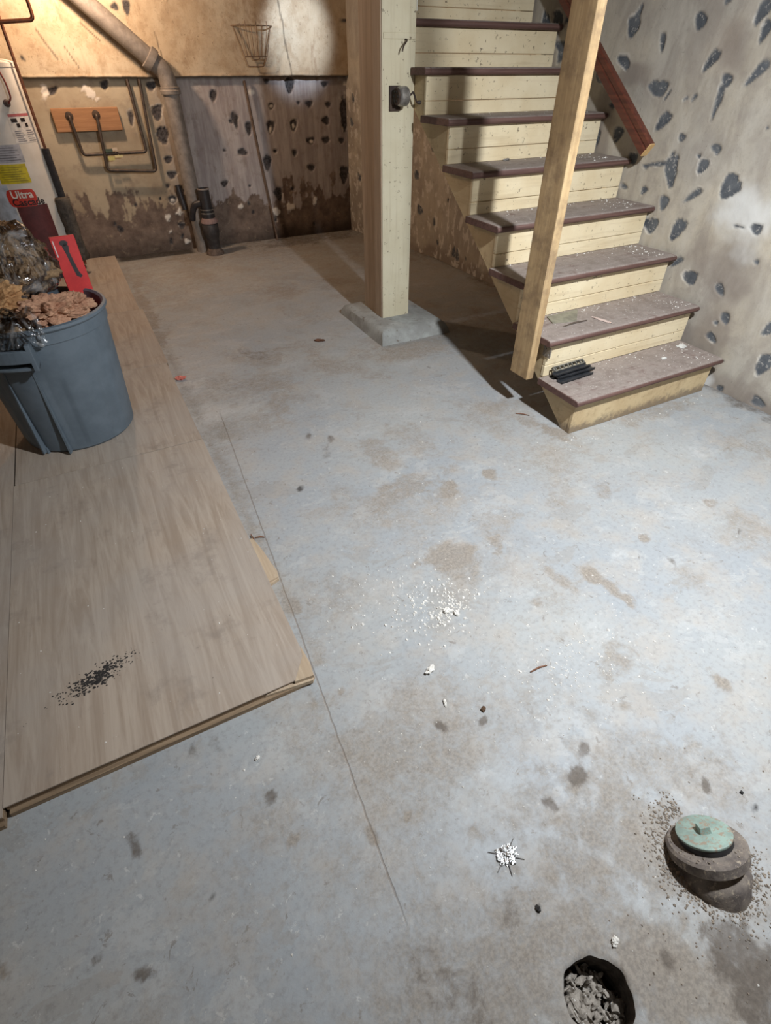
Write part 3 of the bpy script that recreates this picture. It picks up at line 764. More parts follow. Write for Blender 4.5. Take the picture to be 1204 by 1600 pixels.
# ------------------------------------------------------------------ materials for the things
def make_tread_mat():
    k = NT('worn_maroon_paint', 0.7)
    v = k.coord()
    geo = k.n('NewGeometry')
    sn = k.n('SeparateXYZ')
    k.link(geo.outputs['Normal'], sn.inputs[0])
    grain = k.noise(k.coord((1.2, 22, 22)), 2.4, 6, 0.65, 0.5)
    mid = k.noise(v, 9, 6, 0.7)
    fine = k.noise(v, 75, 5, 0.7)
    paint = k.mix(k.mask(grain, 0.3, 0.7), srgb(82, 57, 52), srgb(106, 78, 70))
    wornc = k.mix(k.mask(mid, 0.35, 0.65), srgb(160, 150, 143), srgb(130, 118, 111))
    wornc = k.mix(k.math('MULTIPLY', k.mask(fine, 0.5, 0.7), 0.5), wornc, srgb(182, 174, 166))
    top = k.mask(sn.outputs[2], 0.6, 0.95)
    w = k.math('MULTIPLY', top, k.mask(k.math('ADD', mid, k.math('MULTIPLY', grain, 0.3)), 0.42, 0.68))
    k.color(k.mix(k.math('ADD', k.math('MULTIPLY', w, 0.75), k.math('MULTIPLY', top, 0.22)), paint, wornc))
    k.bump(k.math('ADD', grain, fine), 0.2, 0.003)
    return k.m
TREAD = make_tread_mat()

def make_cream_mat(name, c1, c2, axis, wearc, spot=0.66, grime=False):
    k = NT(name, 0.6)
    st = [18] * 3; st[axis] = 1.0
    g = k.noise(k.coord(tuple(st)), 2.5, 6, 0.6, 0.4)
    big = k.noise(k.coord(), 4.0, 5, 0.6)
    sp = k.noise(k.coord(), 42, 4, 0.7)
    col = k.mix(k.mask(big, 0.3, 0.7), srgb(*c1), srgb(*c2))
    col = k.mix(k.math('MULTIPLY', k.mask(g, 0.5, 0.72), 0.35), col, srgb(*wearc))
    col = k.mix(k.math('MULTIPLY', k.mask(sp, spot, spot + 0.05), 0.75), col, srgb(92, 78, 62))
    if grime:
        sz = k.n('SeparateXYZ')
        tc = k.n('TexCoord')
        k.link(tc.outputs['Object'], sz.inputs[0])
        gn = k.noise(k.coord(), 16, 6, 0.75)
        h = k.math('ADD', sz.outputs[2], k.math('MULTIPLY', k.math('SUBTRACT', gn, 0.5), 0.16))
        col = k.mix(k.math('MULTIPLY', k.math('SUBTRACT', 1.0, k.mask(h, 0.015, 0.06)), 0.75), col, srgb(104, 90, 78))
        blot = k.noise(k.coord(), 11, 7, 0.75)
        col = k.mix(k.math('MULTIPLY', k.mask(blot, 0.5, 0.68), 0.45), col, srgb(142, 116, 84))
    k.color(col)
    k.bump(g, 0.12, 0.003)
    return k.m
RISER = make_cream_mat('cream_gloss_paint', (226, 212, 180), (212, 194, 158), 0, (176, 154, 120), 0.62)
STRINGER = make_cream_mat('aged_cream_paint', (204, 184, 146), (186, 162, 124), 1, (150, 124, 90), grime=True)
POSTPAINT = make_cream_mat('flaking_cream_paint', (206, 198, 172), (196, 186, 158), 2, (166, 150, 122), 0.63)
RAWPOST = wood('raw_brown_timber', (176, 156, 134), (150, 131, 111), 2)
PINE = wood('new_pine', (192, 165, 124), (164, 136, 98), 2, dirt=(124, 102, 78))
RAIL = wood('varnished_rail', (112, 62, 44), (78, 42, 34), 1, 0.45)
RAILEND = wood('fresh_cut_wood', (214, 178, 124), (196, 158, 104), 2)
CONCRETE = speckled('grey_painted_footing', (156, 158, 154), (134, 134, 130), 9, 0.85, c3=(112, 104, 96), c3lo=0.6)
STEEL = speckled('dull_steel', (168, 164, 158), (120, 116, 110), 25, 0.4, 0.5, 0.1)
RUSTY = speckled('rusty_iron', (84, 68, 56), (56, 46, 42), 40, 0.8, 0.3, 0.3)

# ------------------------------------------------------------------ staircase
STEPS = 10
RUN, RISE, Y0 = 0.2525, 0.2, 1.528
SX = 1.85                                     # open side of the stairs
def tread_right(k):
    return min(2.925, 2.845 + 0.02 * k)
stairs = thing('staircase', (2.35, 2.6, 0), 'cream painted wooden staircase with worn maroon treads against the right wall', 'staircase')
for k in range(1, STEPS + 1):
    yn, zt = Y0 + RUN * (k - 1), RISE * k
    t = 0.032
    prof = [(yn + 0.006, zt - t), (yn - 0.004, zt - t + 0.008), (yn - 0.006, zt - t / 2), (yn - 0.003, zt - 0.007), (yn + 0.006, zt - 0.001), (yn + 0.02, zt),
            (yn + RUN + 0.034, zt), (yn + RUN + 0.034, zt - t)]
    xr = tread_right(k)
    xl = SX - 0.03
    body = prism(prof, 0, xl if k not in (7, 8) else SX + 0.006, xr)
    if k == 7:                                  # notched round the post
        body = join(body, prism(prof[:6] + [(3.196, zt), (3.196, zt - t)], 0, xl, SX + 0.006))
    obj('tread', body, TREAD, stairs, bevel=0.003, segs=1, smooth=True)
    yr = yn + 0.032                            # face of the riser under this nosing
    z0, z1 = RISE * (k - 1), zt - t
    if k == 1:
        obj('riser_board', box(SX, xr - 0.02, yr, yr + 0.02, z0, z1), STRINGER, stairs, bevel=0.002, segs=1)
    else:
        zm = z0 + 0.062 + 0.004 * math.sin(k * 2.3)
        obj('riser_board', box(SX, xr - 0.01, yr, yr + 0.02, z0, zm - 0.0015), RISER, stairs, bevel=0.002, segs=1)
        obj('riser_board', box(SX, xr - 0.01, yr, yr + 0.02, zm + 0.0015, z1), RISER, stairs, bevel=0.002, segs=1)
def stringer_poly(y_back):
    P = [(Y0 + 0.036, 0.0)]
    for k in range(1, STEPS + 1):
        y = Y0 + 0.036 + RUN * (k - 1)
        P += [(y, RISE * k - 0.033), (y + RUN, RISE * k - 0.033)]
    end = P[-1]
    P.append((end[0], end[1] - 0.06))
    P.append((Y0 + 0.09, 0.0))
    return P
for x in (SX + 0.002, 2.78):
    obj('stringer', prism(stringer_poly(0), 0, x, x + 0.038), STRINGER, stairs)
obj('joist_hanger', join(box(SX - 0.003, SX + 0.002, 1.792, 1.842, 0.305, 0.355), tube([(SX - 0.006, 1.806, 0.318), (SX + 0.002, 1.806, 0.318)], 0.006, 8),
                         tube([(SX - 0.006, 1.828, 0.343), (SX + 0.002, 1.828, 0.343)], 0.006, 8)), STEEL, stairs)

# handrail on the wall
ra, rb = Vector((2.845, 2.375, 1.060)), Vector((2.845, 3.93, 2.255))
rd = (rb - ra).normalized()
rn_ = Vector((1, 0, 0)).cross(rd).normalized()
rail = thing('handrail', tuple(ra), 'dark varnished wooden handrail sloping up along the right wall', 'handrail')
sec = [(-0.021, -0.036), (0.021, -0.036), (0.021, -0.006), (0.017, 0.002), (0.021, 0.01), (0.021, 0.03), (0.012, 0.037), (-0.012, 0.037), (-0.021, 0.03), (-0.021, 0.01), (-0.017, 0.002), (-0.021, -0.006)]
def sweep(a, b, scale=1.0):
    V = [tuple(a + Vector((1, 0, 0)) * p[0] * scale + rn_ * p[1] * scale) for p in sec] + [tuple(b + Vector((1, 0, 0)) * p[0] * scale + rn_ * p[1] * scale) for p in sec]
    n = len(sec)
    F = [tuple(range(n))[::-1], tuple(range(n, 2 * n))] + [(i, (i + 1) % n, (i + 1) % n + n, i + n) for i in range(n)]
    return V, F
obj('rail', sweep(ra, rb), RAIL, rail)
tag(obj('cut_end', sweep(ra - rd * 0.004, ra + rd * 0.0005, 0.97), RAILEND, rail), 'pale fresh-sawn end of the rail')
for s in (0.62, 1.5):
    p = ra + rd * s
    obj('bracket', join(tube([(2.925, p.y, p.z - 0.10), (2.875, p.y, p.z - 0.10), (2.85, p.y, p.z - 0.075), (2.847, p.y, p.z - 0.046)], 0.007, 8),
                        lathe([(0.022, 0), (0.022, 0.006)], 12, (2.918, p.y, p.z - 0.10), (1, 0, 0))), STEEL, rail)

# raw pine stud screwed to the side of the stairs
stud = tag(obj('timber_stud', box(1.772, 1.816, 1.845, 1.975, 0.185, 1.70), PINE, bevel=0.003, segs=2),
           'raw pine stud fixed upright to the open side of the stairs', 'stud')
# unseen timber added above the view to cast a shadow band on the risers
tag(obj('shadow_timber', box(1.568, 1.604, 1.15, 1.20, 1.60, 2.52), PINE), 'unseen timber added under the ceiling to shade the stair risers', kind='structure')

# ------------------------------------------------------------------ built-up post and footing
PX0, PX1, PY0 = 1.650, 1.850, 3.20
fp = []
for (x0, x1, y0, y1, z) in ((1.515, 2.045, 2.945, 3.63, 0), (1.525, 2.03, 2.96, 3.62, 0.035), (1.535, 2.015, 2.985, 3.60, 0.065), (1.56, 1.99, 3.02, 3.57, 0.082)):
    fp.append([(x0, y0, z), (x1, y0, z), (x1, y1, z), (x0, y1, z)])
def ringed(rows, jit=0.0):
    V = []
    n = 0
    for row in rows:
        pts = []
        m = len(row)
        for i in range(m):
            a, b = Vector(row[i]), Vector(row[(i + 1) % m])
            for j in range(7):
                pts.append(a.lerp(b, j / 7))
        n = len(pts)
        V += [tuple(p + Vector((random.uniform(-jit, jit), random.uniform(-jit, jit), random.uniform(-jit, jit) * 0.4))) for p in pts]
    F = []
    for i in range(len(rows) - 1):
        for k in range(n):
            F.append((i * n + k, i * n + (k + 1) % n, (i + 1) * n + (k + 1) % n, (i + 1) * n + k))
    F.append(tuple(range((len(rows) - 1) * n, len(rows) * n)))
    F.append(tuple(range(n))[::-1])
    return V, F
tag(obj('concrete_footing', ringed(fp, 0.004), CONCRETE, smooth=True), 'low grey concrete pad under the cream post', 'footing')
post = thing('support_post', ((PX0 + PX1) / 2, PY0 + 0.15, 0.082), 'built-up timber post with flaking cream paint standing on a concrete pad', 'post')
obj('painted_timber', box(PX0, PX1, PY0, PY0 + 0.10, 0.078, 2.52), POSTPAINT, post, bevel=0.004)
obj('rear_timber', box(PX0 + 0.004, PX1 - 0.01, PY0 + 0.104, PY0 + 0.29, 0.078, 2.52), RAWPOST, post, bevel=0.004)
obj('side_board', box(PX0 - 0.007, PX0 + 0.0005, PY0 + 0.006, PY0 + 0.098, 0.083, 2.50), RAWPOST, post, bevel=0.002, segs=1)
obj('corner_bead', box(PX1, PX1 + 0.006, PY0 + 0.002, PY0 + 0.02, 1.62, 2.5), plain('white_bead', (224, 220, 206)), post)
sl = join(box(PX0 + 0.006, PX1 - 0.003, PY0 - 0.004, PY0 + 0.001, 1.511, 1.536))
obj('inset_strip', sl, POSTPAINT, post, bevel=0.0015, segs=1)
nail = tag(obj('bent_nail', tube(bend_path([(1.786, PY0 + 0.02, 1.512), (1.784, PY0 - 0.03, 1.508), (1.750, PY0 - 0.05, 1.484), (1.742, PY0 - 0.05, 1.462)], 0.012), 0.0038, 8), RUSTY, at=(1.786, PY0, 1.512)),
           'rusty bent nail hooked into the cream post', 'nail')

# wall-mounted pencil sharpener on the post
ps = thing('pencil_sharpener', (1.735, PY0, 1.235), 'grey metal hand-crank pencil sharpener screwed to the cream post', 'sharpener')
obj('mounting_plate', join(box(1.69, 1.757, PY0 - 0.012, PY0, 1.215, 1.325), box(1.70, 1.75, PY0 - 0.035, PY0 - 0.01, 1.245, 1.30)), RUSTY, ps, bevel=0.003)
ax0 = Vector((1.712, PY0 - 0.06, 1.281))
obj('shaving_drum', lathe([(0.020, 0.0), (0.036, 0.003), (0.043, 0.010), (0.044, 0.045), (0.040, 0.056), (0.028, 0.062), (0.010, 0.064)], 28, tuple(ax0), (1, 0, 0)), STEEL, ps, smooth=True)
dial = obj('pencil_dial', lathe([(0.034, 0.0), (0.038, 0.004), (0.036, 0.012)], 24, (ax0.x - 0.012, ax0.y, ax0.z), (1, 0, 0)), RUSTY, ps, smooth=True)
holes = [lathe([(0.004 + 0.0006 * i, 0), (0.004 + 0.0006 * i, 0.003)], 10, (ax0.x - 0.0145, ax0.y + 0.022 * math.cos(i * 1.047), ax0.z + 0.022 * math.sin(i * 1.047)), (1, 0, 0)) for i in range(6)]
obj('pencil_hole', join(*holes), plain('black_gap', (28, 26, 25)), dial)
crank = obj('crank_arm', tube(bend_path([(1.772, ax0.y, 1.284), (1.795, ax0.y, 1.286), (1.806, ax0.y - 0.004, 1.30), (1.828, ax0.y - 0.004, 1.255), (1.836, ax0.y - 0.004, 1.252)], 0.008), 0.005, 8), RUSTY, ps, smooth=True)
obj('crank_knob', lathe([(0.006, 0), (0.009, 0.004), (0.009, 0.026), (0.006, 0.03)], 14, (1.834, ax0.y - 0.004, 1.253), (1, 0, 0)), plain('dark_knob', (66, 56, 50)), crank, smooth=True)

# ------------------------------------------------------------------ plywood over the floor
def make_ply_mat():
    k = NT('trodden_plywood', 0.72)
    v = k.coord()
    g = k.noise(k.coord((14, 1.1, 14)), 2.0, 7, 0.65, 1.1)
    fine = k.noise(k.coord((90, 6, 90)), 2.0, 4, 0.6)
    big = k.noise(v, 2.0, 5, 0.6)
    col = k.mix(k.mask(g, 0.32, 0.68), srgb(176, 162, 147), srgb(152, 136, 120))
    col = k.mix(k.math('MULTIPLY', k.mask(fine, 0.6, 0.72), 0.3), col, srgb(124, 108, 94))
    col = k.mix(k.mask(big, 0.35, 0.7), col, k.mix(0.45, col, srgb(164, 158, 152)))
    dirt = k.noise(v, 6.0, 6, 0.7)
    col = k.mix(k.math('MULTIPLY', k.mask(dirt, 0.54, 0.72), 0.45), col, srgb(124, 114, 106))
    spk = k.noise(v, 48, 4, 0.7)
    col = k.mix(k.math('MULTIPLY', k.mask(spk, 0.7, 0.74), 0.6), col, srgb(80, 70, 62))
    k.color(col)
    k.bump(g, 0.12, 0.003)
    return k.m
PLY = make_ply_mat()
PLYEDGE = wood('ply_edge', (152, 130, 104), (118, 98, 76), 0, 0.8, 1.5)
SPLINT = wood('bare_splinter', (188, 170, 146), (166, 146, 122), 1, 0.8)
ZB, ZT = 0.016, 0.038
def sheet(x0, x1, y0, y1, label, dz=0.0):
    t = thing('plywood_sheet', ((x0 + x1) / 2, (y0 + y1) / 2, 0), label, 'plywood', 'plywood sheets over the floor')
    obj('top_veneer', box(x0, x1, y0, y1, ZT - 0.004 + dz, ZT + dz), PLY, t)
    obj('core_ply', box(x0 + 0.002, x1 - 0.002, y0 + 0.003, y1 - 0.002, ZB + dz, ZT - 0.004 + dz), PLYEDGE, t)
    obj('underlay_board', box(x0 + 0.006, x1 - 0.004, y0 - 0.010, y1 - 0.004, 0.0, ZB), PLYEDGE, t)
    return t
sh = sheet(-0.594, 0.205, 0.862, 2.2965, 'nearest plywood sheet on the floor, with a black soot smudge')
sheet(-0.590, 0.203, 2.303, 3.2535, 'plywood sheet on the floor under the grey bin')
sheet(-0.590, 0.212, 3.259, 4.30, 'plywood sheet on the floor just behind the grey bin')
sheet(-0.590, 0.190, 4.304, 5.93, 'farthest plywood sheet on the floor, reaching the back wall')
sheet(-1.80, -0.5955, 0.840, 3.255, 'plywood sheet at the left edge, left of the soot-smudged sheet')
sheet(-1.80, -0.5915, 3.259, 5.90, 'plywood sheet under the white water heater')
# splintered corner and the broken strip sticking out
obj('splinter', join(prism([(0.150, 0.858), (0.207, 0.853), (0.212, 0.90), (0.207, 0.97), (0.2, 0.93)], 2, 0.02, 0.0385),
                     prism([(0.06, 0.862), (0.20, 0.846), (0.21, 0.858), (0.10, 0.868)], 2, 0.012, 0.026)), SPLINT, sh)
obj('broken_strip', join(prism([(0.19, 1.27), (0.244, 1.29), (0.250, 1.33), (0.243, 1.38), (0.236, 1.45), (0.228, 1.50), (0.22, 1.54), (0.2, 1.53)], 2, 0.001, 0.013),
                         prism([(0.20, 1.283), (0.242, 1.292), (0.246, 1.312), (0.21, 1.304)], 2, 0.013, 0.02)), SPLINT, sh)
soot = []
for i in range(420):
    g1, g2 = random.gauss(0, 1), random.gauss(0, 1)
    x = -0.36 + 0.055 * g1; y = 1.142 + 0.020 * g1 * 0.8 + 0.018 * g2
    r = random.uniform(0.0008, 0.0042) * max(0.4, 1.2 - 0.3 * abs(g1))
    n = 6
    a0 = random.random() * 6
    soot.append(([(x + r * math.cos(a0 + 6.283 * j / n) * random.uniform(0.6, 1.6), y + r * math.sin(a0 + 6.283 * j / n) * random.uniform(0.6, 1.4), ZT + 0.0003) for j in range(n)] + [(x, y, ZT + r * 0.3)],
                 [(j, (j + 1) % n, n) for j in range(n)]))
tag(obj('soot_crumbs', join(*soot), speckled('soot', (30, 28, 27), (52, 48, 46), 80, 0.9), at=(-0.36, 1.142, ZT)),
    'black soot crumbs spilled on the nearest plywood sheet', 'soot', kind='stuff')

# ------------------------------------------------------------------ rubbish bin
BC = Vector((-0.300, 2.700, ZT))
BINMAT = speckled('grey_blue_plastic', (98, 110, 120), (88, 100, 110), 10, 0.55, bump=0.06, c3=(132, 138, 142), c3lo=0.7)
bin_ = thing('rubbish_bin', tuple(BC), 'grey-blue plastic rubbish bin full of insulation standing on plywood', 'bin')
HB, RB, RT = 0.575, 0.242, 0.280
def bin_r(z):
    return RB + (RT - RB) * z / HB
def bin_shell():
    n = 144
    V, F = [], []
    zs = [0.0, 0.012, 0.02] + [0.02 + i * (0.40 - 0.02) / 12 for i in range(1, 13)] + [0.405, 0.43, 0.48, 0.515]
    for z in zs:
        for k in range(n):
            a = 2 * math.pi * k / n
            r = bin_r(z) - (0.010 if z < 0.01 else 0)
            pan = (k % 18)
            if 0.02 < z <= 0.40:                # flat raised panels with grooves between
                r += 0.004 if 3 <= pan <= 14 else -0.001
            V.append((BC.x + r * math.cos(a), BC.y + r * math.sin(a), BC.z + z))
    m = len(zs)
    for i in range(m - 1):
        for k in range(n):
            a, b = i * n + k, i * n + (k + 1) % n
            F.append((a, b, b + n, a + n))
    F.append(tuple(range(n))[::-1])
    # inner skin
    inner = []
    for i, z in enumerate((0.515, 0.30, 0.03)):
        inner.append(len(V))
        for k in range(n):
            a = 2 * math.pi * k / n
            r = bin_r(z) - 0.006
            V.append((BC.x + r * math.cos(a), BC.y + r * math.sin(a), BC.z + z))
    rows = [(m - 1) * n] + inner
    for r0, r1 in zip(rows[:-1], rows[1:]):
        for k in range(n):
            F.append((r0 + k, r0 + (k + 1) % n, r1 + (k + 1) % n, r1 + k))
    F.append(tuple(range(rows[-1], rows[-1] + n)))
    return V, F
obj('bin_body', bin_shell(), BINMAT, bin_, smooth=True)
lipp = [(bin_r(0.515) - 0.006, 0.513), (bin_r(0.515) + 0.006, 0.513), (bin_r(0.52) + 0.007, 0.545), (RT + 0.004, 0.56), (RT + 0.012, 0.562), (RT + 0.016, 0.568), (RT + 0.014, 0.578), (RT + 0.004, 0.582), (RT - 0.006, 0.575), (RT - 0.01, 0.55), (bin_r(0.515) - 0.006, 0.513)]
obj('rim', lathe(lipp, 96, tuple(BC), cap0=False, cap1=False), BINMAT, bin_, smooth=True)
def arc_block(a0, a1, r0, r1, z0, z1, n=10):
    V, F = [], []
    for i in range(n + 1):
        a = math.radians(a0 + (a1 - a0) * i / n)
        for r, z in ((r0, z0), (r1, z0), (r1, z1), (r0, z1)):
            V.append((BC.x + r * math.cos(a), BC.y + r * math.sin(a), BC.z + z))
    for i in range(n):
        for j in range(4):
            F.append((i * 4 + j, i * 4 + (j + 1) % 4, i * 4 + 4 + (j + 1) % 4, i * 4 + 4 + j))
    F += [(3, 2, 1, 0), (n * 4, n * 4 + 1, n * 4 + 2, n * 4 + 3)]
    return V, F
for base in (-116, 64):
    obj('handle', join(arc_block(base - 20, base + 20, RT + 0.045, RT + 0.062, 0.475, 0.525),
                       arc_block(base - 22, base - 19, RT - 0.02, RT + 0.062, 0.44, 0.545, 3),
                       arc_block(base + 19, base + 22, RT - 0.02, RT + 0.062, 0.44, 0.545, 3),
                       arc_block(base - 22, base + 22, RT - 0.012, RT + 0.05, 0.44, 0.452)), BINMAT, bin_, bevel=0.003)
    obj('grip_rib', join(arc_block(base - 13, base - 11.5, RB - 0.002, RB + 0.012, 0.0, 0.03, 3), *[xform(arc_block(base + o, base + o + 1.6, RB + 0.002, RB + 0.03, 0.01, 0.44, 2), Matrix()) for o in (-14, 12)]), BINMAT, bin_)

# fibreglass wads in the bin, some of it bagged
def make_wool(name, c1, c2, c3):
    k = NT(name, 0.95, 0, 0.1)
    v = k.coord()
    a = k.noise(v, 22, 7, 0.7, 0.8)
    b = k.noise(v, 90, 5, 0.75)
    col = k.mix(k.mask(a, 0.35, 0.62), srgb(*c1), srgb(*c2))
    col = k.mix(k.math('MULTIPLY', k.mask(b, 0.5, 0.7), 0.5), col, srgb(*c3))
    k.color(col)
    k.bump(k.math('ADD', a, k.math('MULTIPLY', b, 0.5)), 0.9, 0.012)
    return k.m
WOOL_PINK = make_wool('pink_fibreglass', (188, 142, 116), (208, 164, 134), (142, 102, 82))
WOOL_TAN = make_wool('tan_fibreglass', (206, 164, 118), (186, 142, 100), (136, 102, 72))
WOOL_GREY = make_wool('sooty_fibreglass', (134, 112, 88), (164, 136, 104), (84, 70, 56))
WADS = [('pink fibreglass wad piled against the front of the bin rim', WOOL_PINK, (-0.225, 2.575, 0.632), (0.115, 0.085, 0.055), 1),
        ('pink fibreglass wad spilling toward the right of the bin', WOOL_PINK, (-0.150, 2.665, 0.615), (0.075, 0.085, 0.050), 2),
        ('tan fibreglass wad at the left of the bin', WOOL_TAN, (-0.405, 2.67, 0.67), (0.11, 0.11, 0.07), 3)]
for lab, m, c, s, sd in WADS:
    tag(obj('insulation_wad', blob(c, s, sd, 0.5, 5, 2.3), m, at=(c[0], c[1], c[2] - s[2])), lab, 'insulation', 'insulation wads in the bin')
tag(obj('insulation_wad', blob((-0.30, 2.72, 0.54), (0.18, 0.18, 0.09), 9, 0.2, 4, 2.0), WOOL_GREY, at=(-0.30, 2.78, 0.46)),
    'sooty wad of insulation deep in the bin under the others', 'insulation', 'insulation wads in the bin')
bag = thing('plastic_bag', (-0.34, 2.78, 0.64), 'clear plastic bag of sooty brown insulation heaped in the bin', 'bag')
obj('insulation_filling', blob((-0.345, 2.775, 0.755), (0.165, 0.12, 0.115), 4, 0.35, 5, 2.0), WOOL_GREY, bag, smooth='all')
FILM = NT('clear_film', 0.12, 0, 0.6)
FILM.b.inputs['Base Color'].default_value = (0.9, 0.9, 0.9, 1)
fz = FILM.noise(FILM.coord((1, 1, 0.4)), 14, 3, 0.55, 1.5)
FILM.bump(fz, 1.0, 0.03)
bnode = [n for n in FILM.t.nodes if n.type == 'BUMP'][0]
ft, fg, ff, fm = FILM.n('BsdfTransparent'), FILM.n('BsdfGlossy'), FILM.n('Fresnel'), FILM.n('MixShader')
fg.inputs['Roughness'].default_value = 0.10
ff.inputs['IOR'].default_value = 1.5
FILM.link(bnode.outputs[0], fg.inputs['Normal'])
FILM.link(bnode.outputs[0], ff.inputs['Normal'])
ft.inputs[0].default_value = (0.93, 0.93, 0.93, 1)
FILM.link(FILM.math('ADD', ff.outputs[0], 0.02), fm.inputs[0])
fd, fh = FILM.n('BsdfDiffuse'), FILM.n('MixShader')
fd.inputs[0].default_value = (0.85, 0.85, 0.85, 1)
FILM.link(FILM.math('MULTIPLY', FILM.mask(fz, 0.45, 0.8), 0.35), fh.inputs[0])
FILM.link(ft.outputs[0], fh.inputs[1])
FILM.link(fd.outputs[0], fh.inputs[2])
FILM.link(fh.outputs[0], fm.inputs[1])
FILM.link(fg.outputs[0], fm.inputs[2])
FILM.link(fm.outputs[0], [n for n in FILM.t.nodes if n.type == 'OUTPUT_MATERIAL'][0].inputs[0])
obj('film', blob((-0.345, 2.785, 0.775), (0.195, 0.15, 0.17), 6, 0.22, 5, 1.6), FILM.m, bag, smooth='all')
def drape():
    V, F = [], []
    nu, nv = 26, 14
    from mathutils import noise as mn
    for i in range(nu):
        for j in range(nv):
            s, t = i / (nu - 1), j / (nv - 1)
            a = math.radians(-128 + 46 * s)
            r = 0.17 + 0.15 * t
            z = 0.60 + 0.045 * math.sin(math.pi * min(1, t * 1.05)) - (0.07 * max(0, t - 0.8) / 0.2)
            w = mn.noise(Vector((s * 5, t * 3, 2.2))) * 0.024 + mn.noise(Vector((s * 13, t * 7, 5))) * 0.010
            V.append((BC.x + r * math.cos(a), BC.y + r * math.sin(a), BC.z + z + w))
    for i in range(nu - 1):
        for j in range(nv - 1):
            a = i * nv + j
            F.append((a, a + nv, a + nv + 1, a + 1))
    return V, F
obj('film_flap', drape(), FILM.m, bag, smooth='all')

# red tool carton standing in the bin
REDC = speckled('red_card', (206, 52, 50), (190, 42, 44), 14, 0.5, bump=0.03)
cart = thing('tool_carton', (-0.095, 2.84, 0.42), 'flat red tool carton with a black tool printed on it, standing in the bin', 'carton')
cart.rotation_euler = (math.radians(-6), 0, math.radians(6))
cw, ch = 0.050, 0.42
obj('card', box(-0.09 - cw, -0.09 + cw, 2.850, 2.868, 0.42, 0.42 + ch), REDC, cart, bevel=0.0015, segs=1)
DKPRINT = plain('dark_print', (52, 44, 46), 0.5)
yq = 2.8494
tool = [(-0.012, 0.36), (0.004, 0.375), (0.014, 0.36), (0.009, 0.335), (0.013, 0.30), (0.019, 0.255), (0.028, 0.235), (0.018, 0.228), (0.004, 0.238), (-0.002, 0.28), (-0.006, 0.325)]
obj('tool_print', join(([(-0.09 + x, yq, 0.42 + z + 0.02) for x, z in tool], [tuple(range(len(tool)))]),
                       ([(-0.09 + 0.022 * math.cos(a) * 0.8 - 0.002, yq, 0.42 + 0.392 + 0.012 * math.sin(a)) for a in [i * 0.628 for i in range(10)]], [tuple(range(10))])), DKPRINT, cart)
obj('white_print', box(-0.09 - 0.043, -0.09 - 0.039, yq - 0.0003, yq + 0.0005, 0.42 + 0.34, 0.42 + 0.405), plain('white_ink', (236, 226, 220)), cart)

# ------------------------------------------------------------------ water heater
HC, HR = Vector((-0.34, 5.66, 0)), 0.275
WHITE = speckled('white_enamel', (226, 222, 214), (214, 208, 198), 5, 0.35, bump=0.02)
heater = thing('water_heater', (HC.x, HC.y, ZT), 'tall white cylindrical water heater with a red logo and yellow energy label', 'water heater')
obj('tank', lathe([(0.255, ZT + 0.03), (HR, ZT + 0.04), (HR, 1.40), (HR + 0.004, 1.402), (HR + 0.004, 1.425), (0.262, 1.432), (0.2, 1.446), (0.06, 1.452)], 96, (HC.x, HC.y, 0)), WHITE, heater, smooth=True)
obj('base_ring', lathe([(0.262, ZT), (0.262, ZT + 0.045)], 64, (HC.x, HC.y, 0)), plain('dark_base', (52, 50, 50)), heater, smooth=True)
def on_tank(deg, z, off=0.0008):
    a = math.radians(deg)
    return (HC.x + (HR + off) * math.cos(a), HC.y + (HR + off) * math.sin(a), z)
def sticker(name, d0, d1, z0, z1, mat, off=0.0008, rnd=0.0, parent=None, slant=0.0):
    n = 14
    V, F = [], []
    for i in range(n + 1):
        t = i / n
        d = d0 + (d1 - d0) * t
        edge = min(t, 1 - t) * abs(d1 - d0) * math.pi / 180 * HR
        cut = rnd - math.sqrt(max(0, rnd * rnd - max(0, rnd - edge) ** 2)) if rnd else 0
        V += [on_tank(d, z0 + cut + slant * t, off), on_tank(d, z1 - cut + slant * t, off)]
    for i in range(n):
        F.append((2 * i, 2 * i + 2, 2 * i + 3, 2 * i + 1))
    return obj(name, (V, F), mat, parent or heater, smooth='all')
def lettering(text, deg, z, size, mat, parent, off=0.0022, slant=0.0):
    cu = bpy.data.curves.new('lettering', 'FONT')
    cu.body = text
    cu.size = size
    cu.align_x = 'CENTER'
    cu.resolution_u = 3
    cu.offset = size * 0.022
    tmp = bpy.data.objects.new('tmp_text', cu)
    COL.objects.link(tmp)
    dg = bpy.context.evaluated_depsgraph_get()
    me = tmp.evaluated_get(dg).to_mesh()
    V = [on_tank(deg + math.degrees(v.co.x / HR), z + v.co.y + slant * v.co.x, off) for v in me.vertices]
    F = [tuple(p.vertices) for p in me.polygons]
    tmp.evaluated_get(dg).to_mesh_clear()
    bpy.data.objects.remove(tmp)
    o = obj('lettering', (V, F), mat, parent)
    o.data.name = 'lettering'
    return o
INKW = plain('white_letters', (240, 232, 224)); INKD = plain('dark_letters', (34, 20, 22)); INKG = plain('grey_print', (128, 124, 130)); INKM = plain('maroon_print', (112, 48, 52))
lg = sticker('logo_label', -112, -70, 0.575, 0.690, plain('logo_red', (204, 58, 44)), rnd=0.03)
tag(lg, 'red logo label reading Ultra Cascade')
lettering('Ultra', -90, 0.633, 0.072, INKW, lg)
lettering('Cascade', -84, 0.583, 0.066, INKD, lg)
mr = sticker('maroon_band', -104, -58, 0.08, 0.58, plain('maroon_ink', (98, 44, 46)), off=0.0005)
sticker('pale_blue_panel', -150, -106, 0.20, 0.72, plain('pale_blue_ink', (196, 208, 222)), off=0.0006)
ye = sticker('energy_label', -112, -69, 0.728, 0.850, plain('yellow_label', (216, 198, 40)))
